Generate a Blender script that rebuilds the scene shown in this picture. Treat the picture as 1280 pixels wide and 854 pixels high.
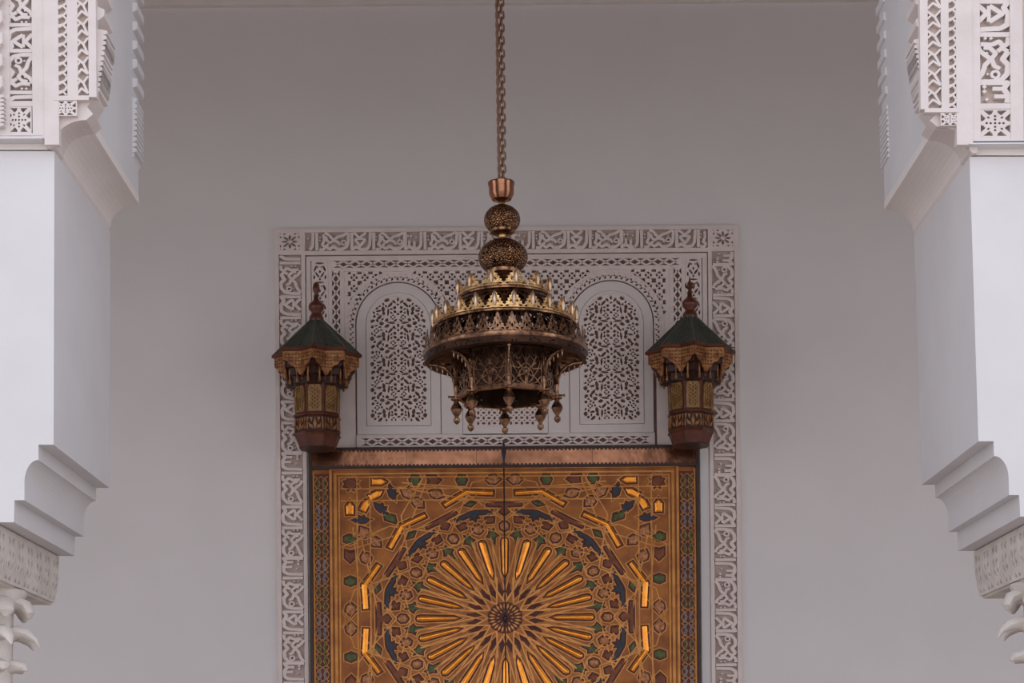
import bpy, bmesh, math, random
from mathutils import Vector, Matrix
from mathutils.geometry import delaunay_2d_cdt
random.seed(7)
for o in list(bpy.data.objects): bpy.data.objects.remove(o)
SC = bpy.context.scene; COL = SC.collection
PI = math.pi
# ------------------------------------------------------------ camera, sky, exposure
F = 2250.0; EYE = 1.6; ROLL = 0.0087
cam_d = bpy.data.cameras.new('camera'); cam = bpy.data.objects.new('camera', cam_d); COL.objects.link(cam)
cam_d.sensor_width = 36; cam_d.lens = F/1280*36
cr, sr = math.cos(ROLL), math.sin(ROLL)
# principal point sits at pixel (640, 1000)
cam_d.shift_x = 0.0; cam_d.shift_y = (1000-427)/1280
cam.location = (0, 0, EYE)
cam.rotation_euler = (PI/2, 0, 0)
cam.matrix_world = Matrix.Translation((0, 0, EYE)) @ Matrix.Rotation(PI/2, 4, 'X') @ Matrix.Rotation(-ROLL, 4, 'Z')
cam_d.clip_end = 200
SC.camera = cam
world = bpy.data.worlds.new('sky'); SC.world = world; world.use_nodes = True
wn = world.node_tree.nodes; wl_ = world.node_tree.links; wn.clear()
wo = wn.new('ShaderNodeOutputWorld'); wb = wn.new('ShaderNodeBackground')
wb.inputs['Strength'].default_value = 1.0
tc = wn.new('ShaderNodeTexCoord'); sep = wn.new('ShaderNodeSeparateXYZ'); rp = wn.new('ShaderNodeValToRGB')
wl_.new(tc.outputs['Generated'], sep.inputs[0]); wl_.new(sep.outputs['Z'], rp.inputs['Fac'])
rp.color_ramp.elements[0].color = (1.08, 1.07, 1.13, 1); rp.color_ramp.elements[1].color = (0.78, 0.86, 1.02, 1)
wl_.new(rp.outputs['Color'], wb.inputs['Color']); wl_.new(wb.outputs[0], wo.inputs[0])
SC.view_settings.view_transform = 'Standard'; SC.view_settings.look = 'None'
SC.view_settings.gamma = 1; SC.view_settings.use_curve_mapping = False
SC.view_settings.exposure = 0.50
sun_d = bpy.data.lights.new('sun', 'SUN'); sun_d.energy = 1.2; sun_d.angle = 0.01; sun_d.color = (1.0, 0.93, 0.84)
sun = bpy.data.objects.new('sun', sun_d); COL.objects.link(sun); sun.location = (0, 0, 20)
sun.rotation_euler = Vector((0.15, -0.55, -0.82)).to_track_quat('-Z', 'Y').to_euler()   # over the hall roof, onto the courtyard floor only

# ------------------------------------------------------------ helpers
def uv(x, y):       # photograph pixel -> upright pixel frame about the vanishing point
    return ((x-640) + ROLL*(1000-y), (1000-y) - ROLL*(x-640))
def W(u, v, Y):     # upright pixel frame at depth Y -> metres
    return Vector((u*Y/F, Y, EYE + v*Y/F))
def P(x, y, Y): u, v = uv(x, y); return W(u, v, Y)

MATS = {}
def mat(name, c, rough=0.6, metal=0.0, c2=None, nscale=6.0, bump=0.0, bscale=60.0, kind='noise', spec=None, fac=(0.35, 0.65)):
    if name in MATS: return MATS[name]
    m = bpy.data.materials.new(name); m.use_nodes = True
    n = m.node_tree.nodes; l = m.node_tree.links; b = n['Principled BSDF']
    b.inputs['Roughness'].default_value = rough; b.inputs['Metallic'].default_value = metal
    if spec is not None: b.inputs['Specular IOR Level'].default_value = spec
    tcn = n.new('ShaderNodeTexCoord')
    if c2 is None: c2 = tuple(x*0.86 for x in c)
    if kind == 'voronoi':
        t = n.new('ShaderNodeTexVoronoi'); t.feature = 'DISTANCE_TO_EDGE'; t.inputs['Scale'].default_value = nscale; out = t.outputs['Distance']
    elif kind == 'brick':
        t = n.new('ShaderNodeTexNoise'); t.inputs['Scale'].default_value = nscale; out = t.outputs['Fac']
    else:
        t = n.new('ShaderNodeTexNoise'); t.inputs['Scale'].default_value = nscale; t.inputs['Detail'].default_value = 5; out = t.outputs['Fac']
    l.new(tcn.outputs['Object'], t.inputs['Vector'])
    r = n.new('ShaderNodeValToRGB'); r.color_ramp.elements[0].position = fac[0]; r.color_ramp.elements[1].position = fac[1]
    r.color_ramp.elements[0].color = (*c2, 1); r.color_ramp.elements[1].color = (*c, 1)
    l.new(out, r.inputs['Fac']); l.new(r.outputs['Color'], b.inputs['Base Color'])
    if bump:
        bn = n.new('ShaderNodeBump'); bn.inputs['Strength'].default_value = bump; bn.inputs['Distance'].default_value = 0.01
        if kind == 'voronoi': l.new(out, bn.inputs['Height'])
        else:
            t2 = n.new('ShaderNodeTexNoise'); t2.inputs['Scale'].default_value = bscale; t2.inputs['Detail'].default_value = 4
            l.new(tcn.outputs['Object'], t2.inputs['Vector']); l.new(t2.outputs['Fac'], bn.inputs['Height'])
        l.new(bn.outputs['Normal'], b.inputs['Normal'])
    MATS[name] = m; return m

PLAS = mat('wall_plaster', (0.765, 0.735, 0.735), 0.85, 0, (0.735, 0.705, 0.705), 1.3, 0.10, 25)
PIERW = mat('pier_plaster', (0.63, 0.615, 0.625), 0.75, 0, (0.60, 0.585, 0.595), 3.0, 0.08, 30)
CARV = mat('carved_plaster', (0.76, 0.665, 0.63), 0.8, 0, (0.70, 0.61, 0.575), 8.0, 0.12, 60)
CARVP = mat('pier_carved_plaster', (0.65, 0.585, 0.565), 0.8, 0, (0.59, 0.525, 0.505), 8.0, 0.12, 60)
GROUND = mat('shaded_carving_ground', (0.24, 0.14, 0.115), 0.9, 0, (0.18, 0.105, 0.085), 12.0)  # brown colour in place of the shade inside the pierced holes
GROUNDS = mat('script_ground', (0.55, 0.44, 0.40), 0.9, 0, (0.47, 0.37, 0.33), 12.0)  # darker than the letters, standing in for the shadows along their edges
GROUNDP = mat('pier_carving_ground', (0.56, 0.46, 0.41), 0.9, 0, (0.48, 0.39, 0.35), 12.0)  # browner than the carving, in place of shade between the raised forms
SMOOTH = mat('smooth_moulded_plaster', (0.72, 0.665, 0.64), 0.7, 0, (0.69, 0.635, 0.61), 5.0, 0.05, 40)
CAPM = mat('capital_stone', (0.66, 0.61, 0.57), 0.8, 0, (0.56, 0.51, 0.47), 9.0, 0.2, 50)
FLOORM = mat('pale_marble_floor', (0.55, 0.465, 0.405), 0.6, 0, (0.49, 0.405, 0.345), 3.0)
CEILM = mat('painted_ceiling', (0.36, 0.26, 0.21), 0.7, 0, (0.30, 0.21, 0.17), 4.0)
BRASS = mat('aged_brass', (0.40, 0.225, 0.13), 0.27, 0.92, (0.12, 0.06, 0.038), 30.0, 0.15, 60)
BRASSL = mat('polished_brass', (0.90, 0.60, 0.27), 0.28, 0.92, (0.50, 0.29, 0.12), 25.0, 0.3, 90)
BRASSD = mat('shaded_bronze', (0.085, 0.042, 0.026), 0.45, 0.85, (0.035, 0.018, 0.012), 15.0, 0.2, 80)  # dark tone puts the shade under the rim and inside into the metal
SILV = mat('silvered_leaf_tip', (0.80, 0.63, 0.48), 0.30, 0.85, (0.6, 0.46, 0.34), 25.0)
COPPER = mat('copper', (0.40, 0.185, 0.105), 0.20, 0.95, (0.22, 0.10, 0.055), 7.0, 0.25, 9)
BALLM = mat('pierced_brass_ball', (0.50, 0.26, 0.13), 0.25, 0.9, (0.03, 0.014, 0.009), 75.0, 0.8, kind='voronoi', fac=(0.07, 0.20))
CHAINM = mat('chain_brass', (0.40, 0.24, 0.16), 0.45, 0.7, (0.24, 0.13, 0.08), 30.0)
CORDM = mat('twisted_cord', (0.36, 0.20, 0.14), 0.7, 0, (0.25, 0.13, 0.09), 60.0)
ROOFT = mat('green_roof_tile', (0.058, 0.064, 0.050), 0.5, 0, (0.036, 0.040, 0.033), 14.0)
ROOFR = mat('green_ridge', (0.095, 0.105, 0.080), 0.5, 0)
WOODR = mat('red_varnished_wood', (0.13, 0.034, 0.015), 0.30, 0, (0.07, 0.017, 0.008), 14.0)
WOODD = mat('dark_red_wood', (0.045, 0.014, 0.009), 0.45, 0, (0.025, 0.008, 0.006), 14.0)
GILT = mat('gilded_carving', (0.46, 0.22, 0.085), 0.40, 0.4, (0.20, 0.075, 0.026), 22.0, 0.3, 70)
GILTY = mat('yellow_gilded_carving', (0.36, 0.21, 0.075), 0.40, 0.4, (0.20, 0.10, 0.03), 18.0, 0.3, 70)
DOORG = mat('gilded_door_wood', (0.36, 0.120, 0.018), 0.34, 0.4, (0.20, 0.058, 0.009), 6.0, 0.25, 40)
STRAP = mat('gilded_strapwork', (0.56, 0.25, 0.060), 0.30, 0.5, (0.42, 0.16, 0.035), 12.0)
DOORR = mat('dark_red_inlay_bed', (0.12, 0.018, 0.006), 0.5, 0.1, (0.07, 0.011, 0.004), 12.0)
RAYG = mat('bright_gold_inlay', (1.0, 0.40, 0.055), 0.26, 0.75, (0.85, 0.28, 0.03), 20.0)
REDP = mat('red_brown_inlay', (0.22, 0.062, 0.020), 0.42, 0.3, (0.14, 0.035, 0.012), 16.0)
TANP = mat('tan_inlay', (0.55, 0.25, 0.095), 0.42, 0.35, (0.26, 0.08, 0.025), 40.0)
GREENP = mat('green_inlay', (0.10, 0.125, 0.030), 0.45, 0.2, (0.05, 0.065, 0.018), 26.0)
BLACKP = mat('blue_black_inlay', (0.030, 0.035, 0.055), 0.4, 0.2, (0.018, 0.02, 0.035), 16.0)
BLUEP = mat('blue_grey_inlay', (0.16, 0.19, 0.24), 0.45, 0.2, (0.09, 0.10, 0.14), 16.0)

class MB:
    def __init__(s): s.v = []; s.f = []
    def add(s, vs, fs):
        b = len(s.v); s.v += [tuple(p) for p in vs]; s.f += [tuple(i+b for i in f) for f in fs]; return s
    def box(s, a, b):
        x0, y0, z0 = a; x1, y1, z1 = b
        return s.add([(x0,y0,z0),(x1,y0,z0),(x1,y1,z0),(x0,y1,z0),(x0,y0,z1),(x1,y0,z1),(x1,y1,z1),(x0,y1,z1)],
              [(0,3,2,1),(4,5,6,7),(0,1,5,4),(1,2,6,5),(2,3,7,6),(3,0,4,7)])
    def prism(s, pts, f0, f1):          # pts 2d, f0/f1 map (a,b)->xyz ; n-gon caps
        n = len(pts); vs = [f0(*p) for p in pts] + [f1(*p) for p in pts]
        fs = [tuple(range(n)), tuple(range(2*n-1, n-1, -1))] + [(i, i+n, (i+1) % n+n, (i+1) % n) for i in range(n)]
        return s.add(vs, fs)
    def lathe(s, prof, c=(0, 0, 0), n=32, cap=True):
        vs = []; fs = []
        for r, z in prof:
            for k in range(n):
                a = 2*PI*k/n; vs.append((c[0]+r*math.cos(a), c[1]+r*math.sin(a), c[2]+z))
        for i in range(len(prof)-1):
            for k in range(n):
                k2 = (k+1) % n; fs.append((i*n+k, i*n+k2, (i+1)*n+k2, (i+1)*n+k))
        if cap: fs.append(tuple(range(n-1, -1, -1))); fs.append(tuple(range((len(prof)-1)*n, len(prof)*n)))
        return s.add(vs, fs)
    def tube(s, path, rad, n=8, closed=False, flat=1.0):
        path = [Vector(p) for p in path]; m = len(path)
        if not isinstance(rad, (list, tuple)): rad = [rad]*m
        vs = []; fs = []; up = None
        for i, p in enumerate(path):
            if closed: t = path[(i+1) % m]-path[i-1]
            else: t = path[min(i+1, m-1)]-path[max(i-1, 0)]
            t.normalize()
            if up is None: up = Vector((0, 0, 1)) if abs(t.z) < .9 else Vector((1, 0, 0))
            sd = t.cross(up).normalized(); up = sd.cross(t).normalized()
            for k in range(n):
                a = 2*PI*k/n; vs.append(p+sd*(math.cos(a)*rad[i])+up*(math.sin(a)*rad[i]*flat))
        for i in range(m if closed else m-1):
            j = (i+1) % m
            for k in range(n): fs.append((i*n+k, i*n+(k+1) % n, j*n+(k+1) % n, j*n+k))
        if not closed: fs.append(tuple(range(n-1, -1, -1))); fs.append(tuple(range((m-1)*n, m*n)))
        return s.add(vs, fs)
    def build(s, name, m, parent=None, origin=None, smooth=False):
        me = bpy.data.meshes.new(name)
        org = Vector(origin) if origin is not None else (Vector(parent['_org']) if parent is not None and '_org' in parent else Vector((0, 0, 0)))
        me.from_pydata([tuple(Vector(p)-org) for p in s.v], [], s.f)
        if smooth:
            for p in me.polygons: p.use_smooth = True
            me.set_sharp_from_angle(angle=0.7)
        me.materials.append(m)
        o = bpy.data.objects.new(name, me); COL.objects.link(o)
        if parent is not None: o.parent = parent; o['_org'] = tuple(org)
        elif origin is not None: o.location = origin
        return o
def inst(o, name, parent, loc=(0, 0, 0), rot=(0, 0, 0), sc=(1, 1, 1)):
    c = o.copy(); COL.objects.link(c); c.parent = parent; c.location = loc; c.rotation_euler = rot; c.scale = sc; c.name = name
    return c
def thing(name, label, cat, loc, group=None, kind=None):
    o = bpy.data.objects.new(name, None); COL.objects.link(o); o.location = loc; o['_org'] = tuple(loc); o.empty_display_size = .1
    if label: o['label'] = label
    if cat: o['category'] = cat
    if group: o['group'] = group
    if kind: o['kind'] = kind
    return o
def struct(o): o['kind'] = 'structure'; return o

def pip(p, poly):
    x, y = p; c = False; j = len(poly)-1
    for i in range(len(poly)):
        xi, yi = poly[i]; xj, yj = poly[j]
        if (yi > y) != (yj > y) and x < (xj-xi)*(y-yi)/(yj-yi)+xi: c = not c
        j = i
    return c
def bb(poly): xs = [p[0] for p in poly]; ys = [p[1] for p in poly]; return min(xs), min(ys), max(xs), max(ys)
def cdt(outer, holes=None, adds=None, eps=1e-5):
    """2-D region: inside any polygon of `outer`, outside every hole.  -> verts, tris, boundary edges"""
    holes = holes or []; vs = []; es = []
    for poly in outer+holes:
        b = len(vs); n = len(poly); vs += [Vector(p) for p in poly]; es += [(b+i, b+(i+1) % n) for i in range(n)]
    v, e, f, *_ = delaunay_2d_cdt(vs, es, [], 0, eps)
    ob = [(bb(p), p) for p in outer]; hb = [(bb(p), p) for p in holes]
    def inside(c, L):
        for (x0, y0, x1, y1), p in L:
            if x0 <= c[0] <= x1 and y0 <= c[1] <= y1 and pip(c, p): return True
        return False
    tris = []
    for t in f:
        c = ((v[t[0]][0]+v[t[1]][0]+v[t[2]][0])/3, (v[t[0]][1]+v[t[1]][1]+v[t[2]][1])/3)
        if inside(c, ob) and not inside(c, hb): tris.append(tuple(t))
    cnt = {}
    for t in tris:
        for i in range(3):
            a, b = t[i], t[(i+1) % 3]; cnt.setdefault((min(a, b), max(a, b)), []).append((a, b))
    edges = [L[0] for L in cnt.values() if len(L) == 1]
    return [tuple(p) for p in v], tris, edges
def relief(mb, shape, m0, m1):      # extrude a cdt shape between two maps (back, front)
    v, t, e = shape; n = len(v)
    mb.add([m1(*p) for p in v]+[m0(*p) for p in v], t+[(b, a, a+n, b+n) for a, b in e]); return mb
def wmap(h): return lambda a, b: (a/150.0, 15.0-h, EYE+b/150.0)
def circ(cx, cy, r, n=16, a0=0, a1=2*PI, ry=None):
    ry = ry or r
    return [(cx+r*math.cos(a0+(a1-a0)*i/n), cy+ry*math.sin(a0+(a1-a0)*i/n)) for i in range(n + (0 if abs(a1-a0-2*PI) < 1e-6 else 1))]
def lens(cx, cy, L, w, deg):        # leaf-shaped lozenge
    a = math.radians(deg); c, s = math.cos(a), math.sin(a)
    pts = [(-L/2, 0), (-L*.26, w*.46), (0, w*.55), (L*.26, w*.4), (L/2, 0), (L*.26, -w*.4), (0, -w*.55), (-L*.26, -w*.46)]
    return [(cx+x*c-y*s, cy+x*s+y*c) for x, y in pts]
def rect(x0, y0, x1, y1): return [(x0, y0), (x1, y0), (x1, y1), (x0, y1)]
def stroke(pts, w, closed=False):   # ribbon as list of overlapping quads + joint octagons
    out = []; n = len(pts)
    for i in range(n if closed else n-1):
        (x0, y0), (x1, y1) = pts[i], pts[(i+1) % n]; dx, dy = x1-x0, y1-y0; L = math.hypot(dx, dy) or 1
        nx, ny = -dy/L*w/2, dx/L*w/2
        out.append([(x0+nx, y0+ny), (x1+nx, y1+ny), (x1-nx, y1-ny), (x0-nx, y0-ny)])
    for i, p in enumerate(pts):
        if closed or 0 < i < n-1: out.append(circ(p[0]+.003*i, p[1]+.002, w/2*.98, 6, .2, .2+2*PI))
    return out

# ------------------------------------------------------------ room shell
def boxobj(name, a, b, m): return struct(MB().box(a, b).build(name, m))
WX = 12.0
boxobj('floor', (-14, -16, -0.2), (14, 15.3, 0), FLOORM)
boxobj('wall_back', (-WX, 15.0, 0), (WX, 15.3, 8.9), PLAS)
boxobj('wall_left', (-WX-.3, 8.5, 0), (-WX, 15.3, 8.9), PLAS)
boxobj('wall_right', (WX, 8.5, 0), (WX+.3, 15.3, 8.9), PLAS)
boxobj('ceiling', (-WX-.3, 7.5, 8.9), (WX+.3, 15.3, 9.2), CEILM)
# unseen wall above the arch, its lower edge dropped to darken the hall wall
boxobj('wall_front', (-WX-.3, 7.5, 6.3), (WX+.3, 8.54, 8.9), PIERW)
mc = MB(); z5 = P(640, 7, 15).z
mc.prism([(0, z5), (.05, z5), (.07, z5+.05), (.16, z5+.09), (.16, 8.9), (0, 8.9)], lambda a, b: (-WX, 15-a, b), lambda a, b: (WX, 15-a, b))
struct(mc.build('trim_1', SMOOTH))

# ------------------------------------------------------------ carved motifs
def script_polys():
    """one repeat of the plaster inscription, 135 x 22.5 px, strokes as drawn (alafiya albaqiya)"""
    S = []
    def st(pts, w=3.1): S.extend(stroke([(x/9.143, (305-y)/9.143) for x, y in pts], w*1.42))
    def dot(x, y, r=1.35): S.append(circ(x/9.143, (305-y)/9.143, r, 4, .1, .1+2*PI))
    def qia(o):     # the 'qya' group with its crossed uprights
        st([(240+o, 100), (285+o, 118), (345+o, 185)], 2.4); st([(345+o, 185), (385+o, 150), (450+o, 132), (505+o, 98)], 2.4)
        st([(345+o, 185), (300+o, 215), (262+o, 180), (258+o, 140)], 2.2)
        st([(345+o, 190), (395+o, 205), (415+o, 240)], 2.2)
        st([(285+o, 292), (345+o, 255), (385+o, 290), (450+o, 286), (497+o, 250), (512+o, 195), (514+o, 100)], 2.7)
        S.extend(stroke([((458+o+26*math.cos(a))/9.143, (305-(212+24*math.sin(a)))/9.143) for a in [k*PI/4 for k in range(8)]], 1.9, True))
        st([(286+o, 290), (262+o, 250), (285+o, 225)], 2.2)
        st([(180+o, 292), (225+o, 290), (250+o, 262), (212+o, 235), (236+o, 190), (232+o, 120)], 2.4)
        dot(188+o, 150); dot(188+o, 185); dot(298+o, 160, 1.1); dot(455+o, 165, 1.0)
    qia(0); qia(640)
    st([(150, 98), (152, 300)], 2.6)
    st([(552, 98), (552, 292), (600, 262), (648, 292), (725, 286), (755, 240), (765, 98)], 2.7)
    st([(575, 100), (640, 160), (712, 100)], 2.4)
    st([(585, 175), (645, 255), (705, 175)], 2.4); st([(585, 172), (705, 172)], 1.7)
    st([(800, 98), (800, 300)], 2.6)
    st([(1160, 98), (1160, 290), (1205, 262), (1250, 290), (1310, 286), (1338, 245), (1344, 98)], 2.7)
    st([(1205, 255), (1205, 195)], 2.3); st([(1262, 285), (1262, 205)], 2.3)
    dot(1190, 145, 1.7); dot(1225, 145, 1.7); dot(1285, 160, 1.4)
    st([(1384, 98), (1386, 300)], 2.6)
    # the part of the repeat that runs past 135 px wraps back to its start
    out = []
    for poly in S:
        out.append([(x-8.2, y) for x, y in poly])
    res = []
    for poly in out:
        cx = sum(p[0] for p in poly)/len(poly)
        if cx > 135: res.append([(x-135, y) for x, y in poly])
        else: res.append(poly)
    return res
SCRIPT = cdt(script_polys())
def script_mesh(name, m, parent, depth):
    mb = MB(); relief(mb, SCRIPT, lambda a, b: (a/150, 0, b/150), lambda a, b: (a/150, -depth, b/150))
    return mb.build(name, m, parent, origin=(0, 0, 0))

def star_tile(cx, cy, hw, hh=None):
    """square knot tile: holes list"""
    hh = hh or hw; H = []
    for k in range(8):
        a = PI/4*k; r = .47; l = .62 if k % 2 == 0 else .74
        L = lens(0, 0, 1, .24, 0)
        H.append([(cx+hw*(math.cos(a)*(x*l+r+.02)-math.sin(a)*y), cy+hh*(math.sin(a)*(x*l+r+.02)+math.cos(a)*y)) for x, y in L])
    for sx in (-1, 1):
        for sy in (-1, 1):
            for (a, b) in (((.42, .9), (.62, .97)), ((.9, .42), (.97, .62))):
                pass
            H.append([(cx+sx*hw*x, cy+sy*hh*y) for x, y in ((.34, .93), (.66, .93), (.5, .74))])
            H.append([(cx+sx*hw*x, cy+sy*hh*y) for x, y in ((.93, .34), (.93, .66), (.74, .5))])
            H.append([(cx+sx*hw*x, cy+sy*hh*y) for x, y in ((.93, .93), (.93, .80), (.80, .93))])
    return H
def diamond_band(x0, y0, x1, y1, period):
    """pierced double-lozenge band (along its longer axis)"""
    H = []; hor = (x1-x0) > (y1-y0); L = (x1-x0) if hor else (y1-y0); w = (y1-y0) if hor else (x1-x0)
    n = max(1, round(L/period)); p = L/n
    for i in range(n):
        c = (i+.5)*p
        c2 = i*p
        T = []
        T.append([(c-p*.36, w*.98), (c+p*.36, w*.98), (c, w*.68)]); T.append([(c-p*.36, w*.02), (c, w*.32), (c+p*.36, w*.02)])
        if i: T.append([(c2-p*.37, w*.5), (c2, w*.84), (c2+p*.37, w*.5), (c2, w*.16)])
        T.append([(c-p*.13, w*.5), (c, w*.60), (c+p*.13, w*.5), (c, w*.40)])
        for t in T: H.append([(x0+a, y0+b) if hor else (x0+b, y0+a) for a, b in t])
    return H
def rosette_cell(cx, cy, s):
    H = []
    for k in range(4):      # four petal holes round a cross inside a ring
        a = PI/2*k; r0 = .045*s; r1 = .32*s
        H.append([(cx+r*math.cos(t), cy+r*math.sin(t)) for r, t in ((r0+.02*s, a), (r1, a-.58), (r1*1.08, a), (r1, a+.58))])
    for k in range(4):      # corner quadrants outside the ring
        a = PI/4+PI/2*k
        c0 = (cx+.66*s*math.cos(a), cy+.66*s*math.sin(a))
        q = .25*s
        H.append([(c0[0]-q*math.cos(a), c0[1]-q*math.sin(a)), (c0[0]+q*.9*math.sin(a), c0[1]-q*.9*math.cos(a)), (c0[0]+q*.25*math.cos(a), c0[1]+q*.25*math.sin(a)), (c0[0]-q*.9*math.sin(a), c0[1]+q*.9*math.cos(a))])
    return H

# ------------------------------------------------------------ carved plaster surround on the back wall
CX = -1.0
sur = thing('door_surround', 'carved cream plaster surround with inscription bands and arched screens around the gilded door', 'surround', (CX/150, 15.0, 0))
HO = 289.5; TOP = 714.0; BOT = -235.0
# ground plates
mb = MB()
def wbox(mb, u0, v0, u1, v1, h0, h1): return mb.box((u0/150, 15-h1, EYE+v0/150), (u1/150, 15-h0, EYE+v1/150))
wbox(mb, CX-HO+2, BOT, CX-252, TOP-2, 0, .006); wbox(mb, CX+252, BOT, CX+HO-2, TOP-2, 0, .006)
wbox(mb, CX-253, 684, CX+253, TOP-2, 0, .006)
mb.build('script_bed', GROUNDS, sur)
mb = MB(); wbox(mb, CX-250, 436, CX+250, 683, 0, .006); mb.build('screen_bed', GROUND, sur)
H1 = .040   # face of the carving
def frame(mb, x0, y0, x1, y1, w, h0=0.0, h1=H1):
    wbox(mb, x0, y0, x0+w, y1, h0, h1); wbox(mb, x1-w, y0, x1, y1, h0, h1); wbox(mb, x0+w, y1-w, x1-w, y1, h0, h1); wbox(mb, x0+w, y0, x1-w, y0+w, h0, h1)
# flat fillets that bound the bands
mb = MB()
for s in (-1, 1):
    a, b = sorted((CX+s*HO, CX+s*284)); wbox(mb, a, BOT, b, TOP, 0, .044)
    a, b = sorted((CX+s*256, CX+s*251.2)); wbox(mb, a, BOT, b, 709.5, 0, H1)
    a, b = sorted((CX+s*284, CX+s*256)); wbox(mb, a, 682, b, 687, 0, H1); wbox(mb, a, 709.5, b, TOP, 0, .044)
wbox(mb, CX-256, 709.5, CX+256, TOP, 0, .044); wbox(mb, CX-251.2, 681.5, CX+251.2, 686.5, 0, H1)
mb.build('flat_fillet', CARV, sur)
# inner border, stepped back from the fillet
mb = MB(); frame(mb, CX-249.8, 436, CX+249.8, 680, 5.5, 0, .034)
wbox(mb, CX-222.5, 560, CX-219, 677, 0, .039); wbox(mb, CX+219, 560, CX+222.5, 677, 0, .039)
wbox(mb, CX-219, 674.6, CX+219, 676.8, 0, .039)
# plain wall panels at the foot of the bands
wbox(mb, CX-250, 436, CX-190, 560, 0, .020); wbox(mb, CX+186, 436, CX+250, 560, 0, .020)
wbox(mb, CX-207, 560, CX-203, 664, 0, .0395); wbox(mb, CX+203, 560, CX+207, 664, 0, .0395); wbox(mb, CX-203, 660.5, CX+203, 664.5, 0, .0395)
mb.build('inner_border', CARV, sur)
# inscriptions: the repeat carved over and over, each repeat one part
unit = script_mesh('inscription', CARV, sur, H1-.002)
def place(o, u, v, rot=0, sx=1, sz=1, first=[True], h=0.0, nm='inscription'):
    loc = (u/150-sur.location.x, -h, EYE+v/150)
    if first[0]: first[0] = False; o.location = loc; o.rotation_euler = (0, rot, 0); o.scale = (sx, 1, sz); return o
    return inst(o, nm, sur, loc, (0, rot, 0), (sx, 1, sz))
# top band: hand-fitted so that words fall where the photograph has them (crossing at x=688)
def clip_script(lo, hi):
    polys = [p for p in script_polys()]
    return None
for k in range(-2, 3):
    u0 = uv(650, 300)[0]+8.2+135*k
    if u0 < CX-251 or u0+135 > CX+252: continue
    place(unit, u0, 686.6)
# the cut-off repeats at both ends
def part_script(u0, lo, hi):
    P2 = [[(x+u0, y) for x, y in p] for p in script_polys()]
    P2 = [p for p in P2 if lo <= min(q[0] for q in p) and max(q[0] for q in p) <= hi]
    if P2: relief(MBp, cdt([[(x, y+686.6) for x, y in p] for p in P2]), wmap(0), wmap(H1-.002))
MBp = MB(); u650 = uv(650, 300)[0]+8.2
us = [u650+135*k for k in range(-4, 5)]
full = [u for u in us if u >= CX-251 and u+135 <= CX+252]
part_script(full[0]-135, CX-251, full[0]+2); part_script(full[-1]+135, full[-1]+133, CX+251)
MBp.build('inscription', CARV, sur)
for k in range(7):
    place(unit, CX-256.6, 681-135*k-2, rot=PI/2, sx=1.0, sz=1.17) if False else None
for k in range(7):
    v1 = 680-131*k
    place(unit, CX-284+.6, v1, rot=PI/2, sx=.965, sz=1.17)     # reads downwards on the left
    place(unit, CX+284-.6, v1-129, rot=-PI/2, sx=.965, sz=1.17)
# corner knots
for s in (-1, 1):
    mb = MB(); cx = CX+s*270; relief(mb, cdt([rect(cx-14, 687, cx+14, 709.5)], star_tile(cx, 698.3, 13.2, 11)), wmap(0), wmap(H1)); mb.build('corner_knot', CARV, sur)
# lattice bands
mb = MB(); relief(mb, cdt([rect(CX-219, 664.5, CX+219, 675)], diamond_band(CX-218, 665.3, CX+218, 674.3, 14.5)), wmap(0), wmap(.036)); mb.build('lattice_band', CARV, sur)
for s in (-1, 1):
    a, b = sorted((CX+s*219, CX+s*207)); mb = MB()
    relief(mb, cdt([rect(a, 556, b, 664.5)], diamond_band(a+1, 557, b-1, 664, 12)), wmap(0), wmap(.036)); mb.build('lattice_band', CARV, sur)
mb = MB(); relief(mb, cdt([rect(-190, 441.5, 182, 455)], diamond_band(-186, 443.2, 178, 452.6, 15)), wmap(0), wmap(.036)); mb.build('lattice_band', CARV, sur)
# arabesque strips beside the lanterns
for s in (-1, 1):
    c = CX+s*233; Hs = []
    for k in range(5):
        y = 668-24*k
        for t in (-1, 1):
            Hs += [lens(c+t*5.6, y-3, 9, 2.6, 90+t*20), lens(c+t*3.2, y-11, 9, 2.4, 90-t*35), lens(c+t*7, y-14, 6, 2.2, 90), lens(c+t*2.6, y-1.5, 3.4, 1.8, 0)]
        Hs += [lens(c, y+3.4, 12, 2.4, 0), lens(c, y-7, 4, 2.4, 90), lens(c, y-16.5, 3.6, 2.6, 90)]
    mb = MB(); relief(mb, cdt([rect(c-10.3, 556, c+10.3, 675.4)], Hs), wmap(0), wmap(.036)); mb.build('arabesque_strip', CARV, sur)
# arches
AX = (-136.9, 128.8); AV = 594.0
def archpoly(cx, cy, r, bot, n=28): return circ(cx, cy, r, n, 0, PI)+[(cx-r, bot), (cx+r, bot)]
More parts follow.
